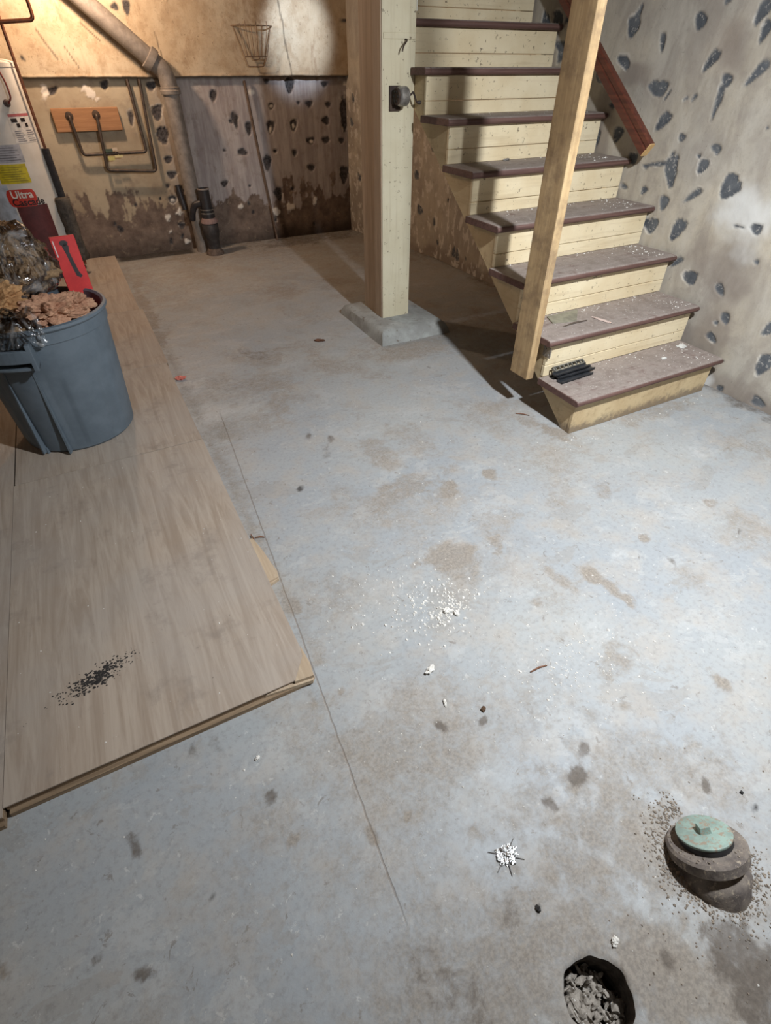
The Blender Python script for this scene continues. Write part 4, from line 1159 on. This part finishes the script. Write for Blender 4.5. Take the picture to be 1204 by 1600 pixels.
for i in range(7):
    sticker('print_line', -108 + 3 * (i % 2), -73 - 4 * (i % 3), 0.742 + i * 0.0145, 0.7455 + i * 0.0145, plain('olive_print', (140, 126, 36)), 0.0016, parent=ye)
gr = sticker('spec_plate', -112, -67, 0.858, 0.968, plain('grey_plate', (190, 190, 196)))
for i in range(6):
    sticker('print_line', -108, -72 - 5 * (i % 2), 0.872 + i * 0.015, 0.877 + i * 0.015, INKG, 0.0016, parent=gr)
wp = sticker('warning_label', -70, -30, 0.972, 1.155, plain('white_label', (232, 228, 222)))
sticker('print_line', -68, -33, 1.128, 1.144, plain('pink_print', (188, 108, 112)), 0.0016, parent=wp)
for i, (a, b) in enumerate(((-66, -57), (-51, -43), (-60, -55), (-46, -41))):
    sticker('print_block', a, b, 1.095 - 0.03 * (i // 2), 1.118 - 0.03 * (i // 2), INKD, 0.0016, parent=wp)
for i in range(6):
    for a, b in ((-66, -52), (-48, -34)):
        sticker('print_line', a, b - (i % 3) * 2, 0.982 + i * 0.012, 0.986 + i * 0.012, INKG, 0.0016, parent=wp)
kn = on_tank(-63, 1.205, 0.0)
knd = Vector((math.cos(math.radians(-63)), math.sin(math.radians(-63)), 0))
obj('cable_gland', lathe([(0.022, 0), (0.022, 0.012), (0.015, 0.016), (0.013, 0.032)], 16, kn, tuple(knd)), plain('brown_gland', (92, 74, 70)), heater, smooth=True)
kp = Vector(kn) + knd * 0.03
tag(obj('supply_cable', tube(bend_path([tuple(kp), tuple(kp + knd * 0.03 + Vector((0.015, 0, 0.03))), tuple(kp + Vector((0.03, -0.02, 0.12))), tuple(kp + Vector((-0.03, 0, 0.33))), tuple(kp + Vector((-0.12, 0.05, 0.62)))], 0.08), 0.006, 8),
        plain('red_cable', (150, 72, 60)), heater, smooth='all'), 'thin red supply cable')

# relief pipe down the tank, foam sleeve on it
TP = on_tank(-29, 0, 0.03)
COPPER = speckled('dull_copper', (150, 96, 70), (116, 78, 62), 30, 0.4, 0.7, 0.1)
rp = thing('relief_pipe', (TP[0], TP[1], ZT), 'copper relief pipe with black foam sleeve running down the water heater', 'pipe')
obj('copper_tube', tube([(TP[0], TP[1], ZT + 0.06), (TP[0], TP[1], 1.62), (TP[0] - 0.02, TP[1] + 0.01, 2.5)], 0.011, 14), COPPER, rp, smooth=True)
obj('foam_sleeve', lathe([(0.012, 0.56), (0.026, 0.56), (0.026, 0.925), (0.012, 0.925)], 22, (TP[0], TP[1], 0), cap0=False, cap1=False), speckled('black_foam', (58, 56, 58), (46, 44, 46), 40, 0.9), rp, smooth=True)
LG = on_tank(-38, 0, 0.055)
def ragged():
    V, F = [], []
    n, m = 18, 16
    from mathutils import noise as mn
    for i in range(m):
        z = 0.15 + (0.605 - 0.15) * i / (m - 1)
        for k in range(n):
            a = 2 * math.pi * k / n
            d = Vector((math.cos(a), math.sin(a), 0))
            r = 0.052 + 0.016 * mn.noise(Vector((d.x * 2, d.y * 2, z * 14))) + 0.006 * mn.noise(Vector((d.x * 6, d.y * 6, z * 40)))
            V.append((LG[0] + d.x * r, LG[1] + d.y * r, z))
    for i in range(m - 1):
        for k in range(n):
            a, b = i * n + k, i * n + (k + 1) % n
            F.append((a, b, b + n, a + n))
    F += [tuple(range(n))[::-1], tuple(range((m - 1) * n, m * n))]
    return V, F
tag(obj('torn_lagging', ragged(), make_wool('grey_lagging', (84, 79, 74), (106, 100, 93), (34, 31, 30)), rp, smooth='all'), 'torn grey pipe lagging')

# supply pipe above the heater
tag(obj('copper_pipe', tube(bend_path([(-2.0, 5.42, 1.55), (-0.5, 5.42, 1.60), (0.13, 5.42, 1.645), (0.12, 5.43, 2.52)], 0.03), 0.012, 12), COPPER, at=(0.13, 5.42, 1.645), smooth=True),
    'copper pipe crossing above the water heater and turning up', 'pipe')

# ------------------------------------------------------------------ cast iron drain stack
IRON = speckled('grey_painted_iron', (147, 139, 131), (124, 116, 109), 16, 0.6, 0.1, 0.15, c3=(100, 88, 78), c3lo=0.64)
IY = 5.862
SR = 0.066
stack = thing('drain_stack', (1.01, IY, 0), 'thick grey-brown cast iron drain pipe bending down the back wall', 'drain pipe')
dv = Vector((0.47, 0, -0.40)).normalized()
e1 = Vector((0.90, IY, 1.452))
top = e1 - dv * 1.42
obj('sloping_pipe', tube([tuple(top), tuple(e1)], SR, 28), IRON, stack, smooth=True)
elbow = bend_path([tuple(e1 - dv * 0.02), tuple(e1 + dv * 0.125), (1.006, IY, 1.245)], 0.11, 8)
obj('elbow', tube(elbow, SR * 1.04, 28), IRON, stack, smooth=True)
obj('hub', lathe([(SR, -0.03), (SR + 0.016, -0.026), (SR + 0.020, 0.0), (SR + 0.016, 0.028), (SR, 0.032)], 28, tuple(e1 + dv * 0.0), tuple(dv)), IRON, stack, smooth=True)
obj('hub', lathe([(SR, 0.0), (SR + 0.015, 0.004), (SR + 0.018, 0.028), (SR + 0.012, 0.034), (SR + 0.014, 0.05), (SR, 0.054)], 28, (1.006, IY, 1.222)), IRON, stack, smooth=True)
obj('vertical_pipe', tube([(1.006, IY, 1.25), (1.012, IY, 0.0)], SR, 28), IRON, stack, smooth=True)

BLK = speckled('black_plastic_pipe', (52, 50, 52), (40, 38, 40), 20, 0.45, bump=0.05)
bp = thing('pipe_fitting', (1.085, 5.70, 0), 'black plastic standpipe with couplings at the foot of the drain stack', 'pipe fitting')
bc = (1.085, 5.70, 0)
obj('standpipe', lathe([(0.052, 0.36), (0.050, 0.555), (0.040, 0.557), (0.038, 0.50)], 26, bc, cap1=True), BLK, bp, smooth=True)
obj('pale_ring', lathe([(0.0515, 0.545), (0.0535, 0.548), (0.0535, 0.556), (0.0515, 0.558)], 26, bc, cap0=False, cap1=False), plain('grey_ring', (150, 140, 132)), bp)
obj('coupling', lathe([(0.054, 0.315), (0.062, 0.32), (0.062, 0.355), (0.058, 0.36), (0.058, 0.385), (0.054, 0.388)], 26, bc), BLK, bp, smooth=True)
for z in (0.354, 0.384):
    obj('steel_band', lathe([(0.0635, z), (0.0640, z + 0.008), (0.0635, z + 0.009)], 26, bc, cap0=False, cap1=False), STEEL, bp)
obj('rubber_collar', lathe([(0.066, 0.27), (0.078, 0.275), (0.078, 0.29), (0.062, 0.318)], 26, bc), speckled('pink_grey_rubber', (150, 126, 120), (128, 106, 102), 30, 0.8), bp, smooth=True)
obj('lower_hub', lathe([(0.058, 0.05), (0.060, 0.14), (0.07, 0.16), (0.076, 0.2), (0.076, 0.262), (0.07, 0.27)], 26, bc), speckled('dark_iron', (72, 68, 66), (54, 50, 50), 20, 0.6, 0.2), bp, smooth=True)
obj('foot_flange', lathe([(0.085, 0.0), (0.083, 0.02), (0.066, 0.045), (0.060, 0.055)], 26, bc), speckled('rust_grey', (112, 98, 88), (86, 74, 66), 30, 0.85), bp, smooth=True)
obj('side_elbow', tube(bend_path([(1.04, 5.70, 0.44), (0.985, 5.72, 0.43), (0.955, 5.75, 0.36), (0.95, 5.78, 0.30)], 0.03), [0.028] * 14, 16), BLK, bp, smooth=True)
tag(obj('short_pipe', tube([(0.905, 5.955, 0.56), (0.925, 5.93, 0.36)], 0.024, 16), BLK, at=(0.915, 5.94, 0.36), smooth=True), 'short black pipe stub leaning on the back wall beside the drain stack', 'pipe')

# ------------------------------------------------------------------ fuel lines and board on the back wall
mbd = tag(obj('mounting_board', box(0.053, 0.562, 5.955, 5.99, 0.989, 1.146), wood('brown_board', (174, 130, 92), (150, 108, 74), 0), bevel=0.003, segs=1),
          'brown wooden board screwed to the back wall behind two thin pipes', 'board')
DULL = speckled('tarnished_tube', (96, 82, 72), (72, 64, 58), 30, 0.5, 0.5, 0.1)
YP = 5.945
for nm, pts, lab in (('thin_pipe', [(0.176, 5.954, 1.095), (0.176, YP - 0.012, 1.09), (0.190, YP, 0.83), (0.706, YP, 0.828), (0.695, 5.968, 1.325)], 'thin dark pipe on the back wall leaving the left of the brown board'),
                     ('thin_pipe', [(0.382, 5.954, 1.10), (0.382, YP - 0.024, 1.095), (0.345, YP - 0.012, 0.712), (0.748, YP - 0.012, 0.682), (0.79, 5.966, 1.325)], 'thin dark pipe on the back wall leaving the middle of the brown board')):
    tp = thing(nm, pts[2], lab, 'pipe', 'thin pipes on the back wall')
    obj('tube', tube(bend_path(pts, 0.03, 5), 0.0125, 10), DULL, tp, smooth=True)
    obj('flange', lathe([(0.03, 0.0), (0.03, 0.006), (0.018, 0.012)], 16, (pts[0][0], 5.955, pts[0][2]), (0, -1, 0)), RUSTY, tp, smooth=True)
for (x0, x1, z0, z1, c, lab) in ((0.372, 0.43, 0.84, 0.865, (70, 84, 70), 'dark green tag on the upper thin pipe'), (0.43, 0.47, 0.85, 0.872, (206, 190, 168), 'cream tag on the upper thin pipe'),
                                 (0.378, 0.43, 0.783, 0.812, (196, 190, 120), 'yellowish tag hanging under the upper thin pipe'), (0.435, 0.50, 0.800, 0.818, (214, 204, 150), 'pale yellow tag beside the yellowish tag')):
    tag(obj('pipe_tag', join(box(x0, x1, 5.922, 5.928, z0, z1), tube([((x0 + x1) / 2, 5.926, z0 + 0.004), ((x0 + x1) / 2, 5.94, 0.83)], 0.002, 6)), plain('tag_' + str(len(bpy.data.materials)), c), at=((x0 + x1) / 2, 5.925, z0)), lab, 'tag', 'tags on the thin pipes')

# wire basket frame hung on the render
wb = thing('wire_basket', (1.80, 5.955, 1.40), 'thin wire basket frame hanging on the cream part of the back wall', 'basket')
WIRE = speckled('grey_wire', (150, 128, 108), (116, 98, 82), 40, 0.6, 0.4, 0.0)
yw = 5.945
obj('top_wire', tube(bend_path([(1.625, yw, 1.668), (1.66, yw - 0.05, 1.670), (1.94, yw - 0.05, 1.672), (1.985, yw, 1.670)], 0.02), 0.0045, 8), WIRE, wb, smooth=True)
obj('frame_wire', tube(bend_path([(1.640, yw, 1.672), (1.705, yw - 0.03, 1.470), (1.725, yw - 0.03, 1.405), (1.862, yw - 0.03, 1.405), (1.905, yw - 0.03, 1.474), (1.972, yw, 1.675)], 0.012), 0.0042, 8), WIRE, wb, smooth=True)
obj('cross_wire', tube([(1.703, yw - 0.03, 1.472), (1.908, yw - 0.03, 1.474)], 0.004, 8), WIRE, wb)
for i in range(6):
    t = (i + 0.6) / 6.2
    xa, xb = 1.66 + 0.29 * t, 1.712 + 0.19 * t
    obj('upright_wire', tube([(xa, yw - 0.05, 1.70 if i % 2 else 1.682), (xa, yw - 0.055, 1.66), (xb, yw - 0.03, 1.472)], 0.0035, 6), WIRE, wb, smooth=True)
obj('hook_wire', tube(bend_path([(1.765, yw - 0.03, 1.472), (1.775, yw - 0.03, 1.452), (1.83, yw - 0.03, 1.452), (1.84, yw - 0.03, 1.472)], 0.01), 0.004, 8), WIRE, wb)

# leaning rod against the lower wall
tag(obj('leaning_rod', tube([(1.683, 5.965, 1.31), (1.70, 5.96, 1.1), (1.733, 5.965, 0.75), (1.776, 5.955, 0.33), (1.80, 5.93, 0.0)], 0.0105, 10), speckled('brown_rod', (112, 92, 78), (86, 70, 60), 30, 0.8), at=(1.80, 5.93, 0), smooth=True),
    'thin brown rod leaning against the damp back wall', 'rod')

# ------------------------------------------------------------------ tilted iron cleanout in the floor
cn = Vector((0.10, 0.80, 1.0)).normalized()
cc = Vector((0.848, 0.043, 0.063))
co = thing('drain_cleanout', (0.81, -0.03, 0), 'tilted iron cleanout with a green bronze plug rising from the floor', 'cleanout')
DKRIM = plain('black_rim', (46, 46, 48))
BRONZE = speckled('verdigris_bronze', (150, 172, 162), (132, 150, 142), 30, 0.6, 0.1, 0.2, c3=(150, 138, 122), c3lo=0.52)
CASTI = speckled('earthy_cast_iron', (134, 124, 114), (98, 90, 86), 26, 0.85, 0.1, 0.5, c3=(160, 148, 132), c3lo=0.56)
bcs = cc
plug = obj('bronze_plug', lathe([(0.057, -0.006), (0.0585, -0.003), (0.058, 0.0), (0.055, 0.0018), (0.0, 0.0018)], 48, tuple(bcs), tuple(cn), cap1=False), BRONZE, co, smooth=True)
obj('plug_thread', lathe([(0.055, -0.022), (0.057, -0.018), (0.0565, -0.006)], 48, tuple(bcs), tuple(cn), cap0=False, cap1=False), DKRIM, plug, smooth=True)
u_, w_ = frame_of(cn)
sqv = []
for h, r in ((0.0, 0.014), (0.016, 0.012)):
    for k in range(4):
        a = math.pi / 4 + k * math.pi / 2 + 0.35
        sqv.append(tuple(bcs + cn * h + r * 1.25 * (math.cos(a) * u_ + math.sin(a) * w_)))
obj('square_head', (sqv, [(4, 5, 6, 7), (0, 1, 5, 4), (1, 2, 6, 5), (2, 3, 7, 6), (3, 0, 4, 7)]), BRONZE, plug)
obj('iron_collar', lathe([(0.052, -0.020), (0.078, -0.022), (0.084, -0.028), (0.084, -0.050), (0.078, -0.056), (0.066, -0.060)], 44, tuple(bcs), tuple(cn)), CASTI, co, smooth=True)
def rough_body():
    V, F = lathe([(0.066, -0.056), (0.064, -0.068), (0.076, -0.080), (0.079, -0.10), (0.074, -0.125), (0.070, -0.2)], 44, tuple(bcs), tuple(cn))
    from mathutils import noise as mn
    V = [tuple(Vector(p) + Vector((mn.noise(Vector(p) * 40), mn.noise(Vector(p) * 40 + Vector((9, 0, 0))), 0)) * 0.005) for p in V]
    return V, F
obj('iron_body', rough_body(), CASTI, co, smooth='all')

# ------------------------------------------------------------------ small things on floor and steps
def crumb(p, r, flat=0.6, n=5):
    a0 = random.random() * 6.28
    base = [(p[0] + r * random.uniform(0.6, 1.3) * math.cos(a0 + 6.283 * i / n), p[1] + r * random.uniform(0.6, 1.3) * math.sin(a0 + 6.283 * i / n), p[2]) for i in range(n)]
    topv = [(p[0] + 0.6 * (q[0] - p[0]), p[1] + 0.6 * (q[1] - p[1]), p[2] + r * flat * random.uniform(0.6, 1.4)) for q in base]
    return base + topv, [tuple(range(n, 2 * n))] + [(i, (i + 1) % n, (i + 1) % n + n, i + n) for i in range(n)]
PLASTER = speckled('white_plaster', (226, 224, 218), (204, 200, 192), 60, 0.9)
CR = []
def cluster(x, y, sx, sy, n, r0, r1, z=0.0):
    for _ in range(n):
        CR.append(crumb((random.gauss(x, sx), random.gauss(y, sy), z), random.uniform(r0, r1) * random.uniform(0.6, 1.25)))
cluster(0.66, 0.93, 0.10, 0.07, 260, 0.0015, 0.0058)
cluster(0.70, 0.90, 0.04, 0.03, 90, 0.002, 0.0065)
cluster(0.60, 1.08, 0.17, 0.08, 70, 0.0015, 0.004)
cluster(0.95, 0.52, 0.12, 0.07, 170, 0.0012, 0.0045)
cluster(0.80, 0.62, 0.20, 0.15, 90, 0.001, 0.003)
cluster(1.1, 0.9, 0.6, 0.5, 160, 0.001, 0.0032)
cluster(0.4, 0.4, 0.5, 0.4, 120, 0.001, 0.0028)
cluster(1.86, 1.50, 0.06, 0.03, 24, 0.0015, 0.004)
cluster(2.3, 1.50, 0.3, 0.025, 30, 0.0012, 0.0035)
CR = [c for c in CR if not (c[0][0][0] < 0.215 and c[0][0][1] > 0.82) and not (abs(c[0][0][0] - PIT[0]) < 0.08 and abs(c[0][0][1] - PIT[1]) < 0.08) and c[0][0][0] < 2.9 and not (c[0][0][0] > 1.83 and c[0][0][1] > 1.55)]
tag(obj('plaster_crumbs', join(*CR), PLASTER, at=(0.66, 0.93, 0)), 'white plaster crumbs scattered over the middle of the floor', 'crumbs', kind='stuff')
CR = []
for i in range(60):
    CR.append(crumb((random.uniform(-0.58, 0.19), random.uniform(0.9, 2.5), ZT), random.uniform(0.0008, 0.0026)))
tag(obj('plaster_crumbs', join(*CR), PLASTER, at=(-0.1, 1.7, ZT)), 'tiny pale crumbs sprinkled over the plywood sheets', 'crumbs', kind='stuff')
CR = []
for k in range(1, 7):
    yn, zt = Y0 + RUN * (k - 1), RISE * k
    for i in range(70 if k < 5 else 25):
        if random.random() < 0.5:
            x = 2.87 - abs(random.gauss(0, 0.09)); y = yn + random.uniform(0.03, RUN)
        else:
            x = random.uniform(1.86, 2.86); y = yn + RUN + 0.028 - abs(random.gauss(0, 0.03))
        x = min(x, tread_right(k) - 0.01)
        CR.append(crumb((x, y, zt), random.uniform(0.0015, 0.006) * random.uniform(0.5, 1)))
    for i in range(90 if k < 3 else 30):
        CR.append(crumb((random.uniform(1.86, 2.83), yn + random.uniform(0.02, RUN), zt), random.uniform(0.0008, 0.0025)))
tag(obj('plaster_crumbs', join(*CR), PLASTER, at=(2.4, 1.7, 0.2)), 'white plaster crumbs lying on the stair treads', 'crumbs', kind='stuff')
EARTH = speckled('dry_grit', (158, 146, 132), (112, 102, 92), 120, 0.95)
CR = []
for i in range(900):
    a = random.uniform(1.2, 6.0)
    r = 0.080 + abs(random.gauss(0, 0.028))
    x, y = 0.845 + r * math.cos(a) * 1.0, 0.005 + r * math.sin(a) * 1.15
    CR.append(crumb((x, y, 0), random.uniform(0.0008, 0.0038), 0.7))
for i in range(50):
    a = random.uniform(0, 6.28); r = random.uniform(0.059, 0.078)
    p = bcs + cn * -0.0215 + r * (math.cos(a) * u_ + math.sin(a) * w_)
    CR.append(crumb(tuple(p), random.uniform(0.0015, 0.004), 0.9))
for i in range(260):
    x, y = random.gauss(0.95, 0.22), random.gauss(-0.1, 0.13)
    if abs(x - PIT[0]) < 0.085 and abs(y - PIT[1]) < 0.085: continue
    CR.append(crumb((x, y, 0), random.uniform(0.0008, 0.003), 0.7))
tag(obj('earth_grit', join(*CR), EARTH, at=(0.815, 0, 0)), 'dry earth grit around the iron cleanout', 'grit', kind='stuff')
RB_ = []
for i in range(150):
    a = random.uniform(0, 6.28); r = PIT[2] * 0.86 * math.sqrt(random.random())
    z = -0.085 + 0.03 * random.random() - 0.28 * (r * math.cos(a))
    RB_.append(blob((PIT[0] + r * math.cos(a), PIT[1] + r * math.sin(a), z), tuple(random.choice((0.5, 0.8, 1.3)) * random.uniform(0.004, 0.014) for _ in range(3)), i, 0.5, 2, 1.5))
tag(obj('pit_rubble', join(*RB_), speckled('pit_rubble', (172, 164, 154), (126, 118, 108), 50, 0.95, bump=0.5, c3=(220, 218, 212), c3lo=0.6), at=(PIT[0], PIT[1], -0.1)), 'broken grey rubble filling the open pipe hole', 'rubble', kind='stuff')
tag(obj('plaster_lump', blob((PIT[0] - 0.012, PIT[1] - 0.045, -0.040), (0.014, 0.011, 0.009), 3, 0.6, 3, 2), PLASTER), 'white plaster lump on the rubble in the pipe hole', 'plaster')

def shard(name, p, size, rot, mat, label, cat, seed=1, z=0.0, group=None):
    V, F = blob((0, 0, 0), size, seed, 0.45, 4, 1.9)
    M = Matrix.Translation(Vector((p[0], p[1], z + size[2] * 0.85))) @ Matrix.Rotation(rot, 4, 'Z')
    o = obj(name, xform((V, F), M), mat, at=(p[0], p[1], z))
    return tag(o, label, cat, group)
shard('plaster_piece', (0.533, 0.726), (0.018, 0.009, 0.008), 0.45, PLASTER, 'largest white plaster piece lying alone on the floor', 'plaster', 2)
shard('plaster_piece', (0.700, 0.895), (0.012, 0.010, 0.007), 0.2, PLASTER, 'white plaster piece in the middle of the crumbs', 'plaster', 3)
shard('plaster_piece', (0.725, 0.872), (0.010, 0.008, 0.006), 1.2, PLASTER, 'white plaster piece at the right of the crumb pile', 'plaster', 4)
shard('plaster_piece', (0.515, 0.615), (0.011, 0.004, 0.004), 1.2, PLASTER, 'thin white plaster sliver nearer than the largest piece', 'plaster', 5)
shard('plaster_piece', (0.54, -0.008), (0.009, 0.007, 0.005), 0.5, PLASTER, 'small white plaster piece beside the open pipe hole', 'plaster', 6)
shard('plaster_piece', (-0.013, 0.712), (0.007, 0.005, 0.004), 0.5, PLASTER, 'small white plaster piece at the front edge of the plywood', 'plaster', 7)
shard('foam_scrap', (0.242, 3.075), (0.026, 0.014, 0.012), -0.3, speckled('coral_foam', (214, 128, 112), (190, 104, 90), 40, 0.9), 'coral pink scrap on the floor beside the plywood', 'scrap', 8)
shard('dry_leaf', (1.182, 3.222), (0.030, 0.014, 0.008), -0.5, speckled('brown_leaf', (112, 74, 52), (84, 56, 40), 30, 0.9), 'small brown dry leaf in front of the concrete pad', 'leaf', 9)
shard('dirt_clod', (0.602, 0.548), (0.009, 0.006, 0.004), 0.8, speckled('dark_clod', (92, 70, 50), (70, 52, 40), 50, 0.9), 'small brown dirt clod in the crumb area', 'dirt', 10)
shard('tar_lump', (0.434, 0.111), (0.005, 0.006, 0.004), 0, plain('tar', (30, 28, 27)), 'small black lump on the floor above the pipe hole', 'lump', 11)
shard('tar_lump', (1.05, 0.06), (0.004, 0.004, 0.003), 0, bpy.data.materials['tar'], 'small black lump on the floor right of the cleanout', 'lump', 12)
TWIG = wood('twig_brown', (126, 84, 60), (98, 66, 48), 0)
for a, b, lab in (((1.74, 1.84, 0.004), (1.79, 1.79, 0.004), 'reddish twig on the floor beside the foot of the stairs'), ((0.80, 0.58, 0.003), (0.86, 0.575, 0.003), 'thin brown twig among the scattered crumbs'),
                  ((0.222, 1.565, 0.008), (0.218, 1.50, 0.008), 'dark wood sliver at the edge of the nearest plywood'), ((0.232, 1.545, 0.004), (0.266, 1.53, 0.004), 'pale wood sliver beside the dark sliver')):
    m = ((a[0] + b[0]) / 2 + 0.004, (a[1] + b[1]) / 2 + 0.003, a[2])
    tag(obj('twig', tube([a, m, b], [0.0022, 0.0032, 0.0018], 6), TWIG, at=(a[0], a[1], 0)), lab, 'twig')
# crumpled foil
fo = thing('foil_scrap', (0.435, 0.225, 0), 'crumpled shiny foil scrap on the bare floor', 'foil')
FOIL = NT('foil', 0.22, 1.0); FOIL.color((0.55, 0.56, 0.57, 1)); FOIL.bump(FOIL.noise(FOIL.coord(), 160, 3, 0.6), 0.8, 0.004)
obj('foil_sheet', blob((0.435, 0.225, 0.003), (0.020, 0.017, 0.005), 21, 0.7, 4, 3.2), FOIL.m, fo)
for a in (0.5, 2.5, 3.6, 4.4, 5.6):
    obj('foil_strand', tube([(0.435 + 0.014 * math.cos(a), 0.225 + 0.014 * math.sin(a), 0.002), (0.435 + 0.042 * math.cos(a), 0.225 + 0.042 * math.sin(a), 0.002)], [0.0016, 0.0008], 5), plain('dull_strand', (112, 110, 108)), fo)

# black slats left on the lowest tread
BLACKS = speckled('black_vinyl', (52, 54, 58), (38, 40, 44), 30, 0.45, bump=0.05)
GREYS = speckled('grey_vinyl', (122, 118, 108), (90, 88, 82), 30, 0.6, bump=0.05)
for i, (x, y, z, L, w, h, rz, m, lab) in enumerate((
        (1.985, 1.725, 0.200, 0.22, 0.034, 0.013, 0.05, BLACKS, 'black vinyl slat nearest the front of the lowest tread'),
        (2.005, 1.750, 0.213, 0.24, 0.034, 0.012, 0.02, BLACKS, 'black vinyl slat second from the front on the lowest tread'),
        (1.985, 1.762, 0.225, 0.23, 0.032, 0.012, 0.04, BLACKS, 'topmost black vinyl slat of the pile on the lowest tread'),
        (1.99, 1.780, 0.200, 0.23, 0.026, 0.013, 0.03, BLACKS, 'black vinyl slat against the riser on the lowest tread'))):
    V, F = join(box(-L / 2, L / 2, -w / 2, w / 2, 0, h * 0.45), box(-L / 2, L / 2, -w / 2, -w / 2 + 0.004, 0, h), box(-L / 2, L / 2, w / 2 - 0.004, w / 2, 0, h))
    M = Matrix.Translation(Vector((x, y, z))) @ Matrix.Rotation(rz, 4, 'Z')
    tag(obj('vinyl_slat', xform((V, F), M), m, at=(x, y, z)), lab, 'slat', 'vinyl slats on the lowest tread')
gl = thing('vent_grille', (1.985, 1.795, 0.23), 'small grey slotted grille lying behind the black slats on the lowest tread', 'grille')
M = Matrix.Translation(Vector((1.985, 1.788, 0.238))) @ Matrix.Rotation(0.04, 4, 'Z') @ Matrix.Rotation(0.5, 4, 'X')
obj('grille_frame', xform(join(box(-0.105, 0.105, -0.014, -0.009, 0, 0.012), box(-0.105, 0.105, 0.009, 0.014, 0, 0.012), box(-0.105, -0.098, -0.014, 0.014, 0, 0.012), box(0.098, 0.105, -0.014, 0.014, 0, 0.012)), M), GREYS, gl)
for i in range(7):
    obj('grille_bar', xform(box(-0.09 + i * 0.028, -0.084 + i * 0.028, -0.01, 0.01, 0.002, 0.010), M), GREYS, gl)
shard('paint_flake', (2.80, 1.745), (0.030, 0.022, 0.002), 0.4, plain('white_flake', (230, 230, 226)), 'large white paint flake at the wall end of the lowest tread', 'paint flake', 13, 0.2)
shard('paint_flake', (2.58, 1.68), (0.018, 0.010, 0.002), 0.2, bpy.data.materials['white_flake'], 'small white paint flake mid-way along the lowest tread', 'paint flake', 14, 0.2)
tag(obj('slate_scrap', prism([(1.985, 1.955), (2.02, 2.04), (2.24, 2.045), (2.12, 1.925)], 2, 0.4, 0.406), speckled('green_grey_slate', (142, 138, 120), (118, 114, 100), 20, 0.8)), 'flat green-grey scrap on the second tread', 'scrap')
tag(obj('wood_sliver', tube([(2.00, 1.895, 0.403), (2.08, 1.905, 0.405), (2.17, 1.905, 0.403)], [0.002, 0.005, 0.003], 6), plain('dark_sliver', (86, 74, 64))), 'dark sliver in front of the flat scrap on the second tread', 'sliver')
tag(obj('plaster_strip', xform(blob((0, 0, 0), (0.055, 0.010, 0.004), 15, 0.4, 3, 2), Matrix.Translation(Vector((2.245, 1.875, 0.403))) @ Matrix.Rotation(-1.35, 4, 'Z')), speckled('pinkish_plaster', (206, 186, 176), (186, 166, 156), 40, 0.9)), 'pinkish plaster strip lying across the second tread', 'plaster')
shard('metal_bit', (2.23, 2.80), (0.022, 0.010, 0.006), 0.1, STEEL, 'small shiny metal bit on the fifth tread', 'metal', 16, 1.0)

for loc, aim, lab in ((SPOT_AT, SPOT_AIM, 'unseen spot lamp added behind the top of the stairs to light the back wall'), (COOL_AT, COOL_AIM, 'white reflector work lamp hung before the stairs')):
    cl = thing('clamp_lamp', loc, lab, 'lamp', 'reflector lamps')
    sdv = Vector(aim).normalized()
    obj('reflector', lathe([(0.03, -0.12), (0.05, -0.10), (0.075, -0.075)], 24, loc, tuple(sdv), cap1=False), WHITE, cl, smooth=True)
    obj('hanger', tube([tuple(Vector(loc) - sdv * 0.12), tuple(Vector(loc) - sdv * 0.15), (loc[0] - sdv.x * 0.15, loc[1] - sdv.y * 0.15, 2.52)], 0.008, 8), WHITE, cl)
# lamp holders at the ceiling (above the picture)
for p, lab in ((WARM_AT, 'white lamp holder near the water heater'), (REAR_AT, 'white lamp holder of the added fill light, unseen behind the viewpoint')):
    lh = thing('lamp_holder', (p[0], p[1], p[2] + 0.08), lab, 'lamp', 'bare bulb lamp holders')
    obj('socket', lathe([(0.022, 0.0), (0.024, 0.05), (0.05, 0.07), (0.052, 0.09)], 20, (p[0], p[1], p[2] + 0.08)), WHITE, lh, smooth=True)
    obj('cord', tube([(p[0], p[1], p[2] + 0.16), (p[0], p[1], 2.52)], 0.006, 8), WHITE, lh)
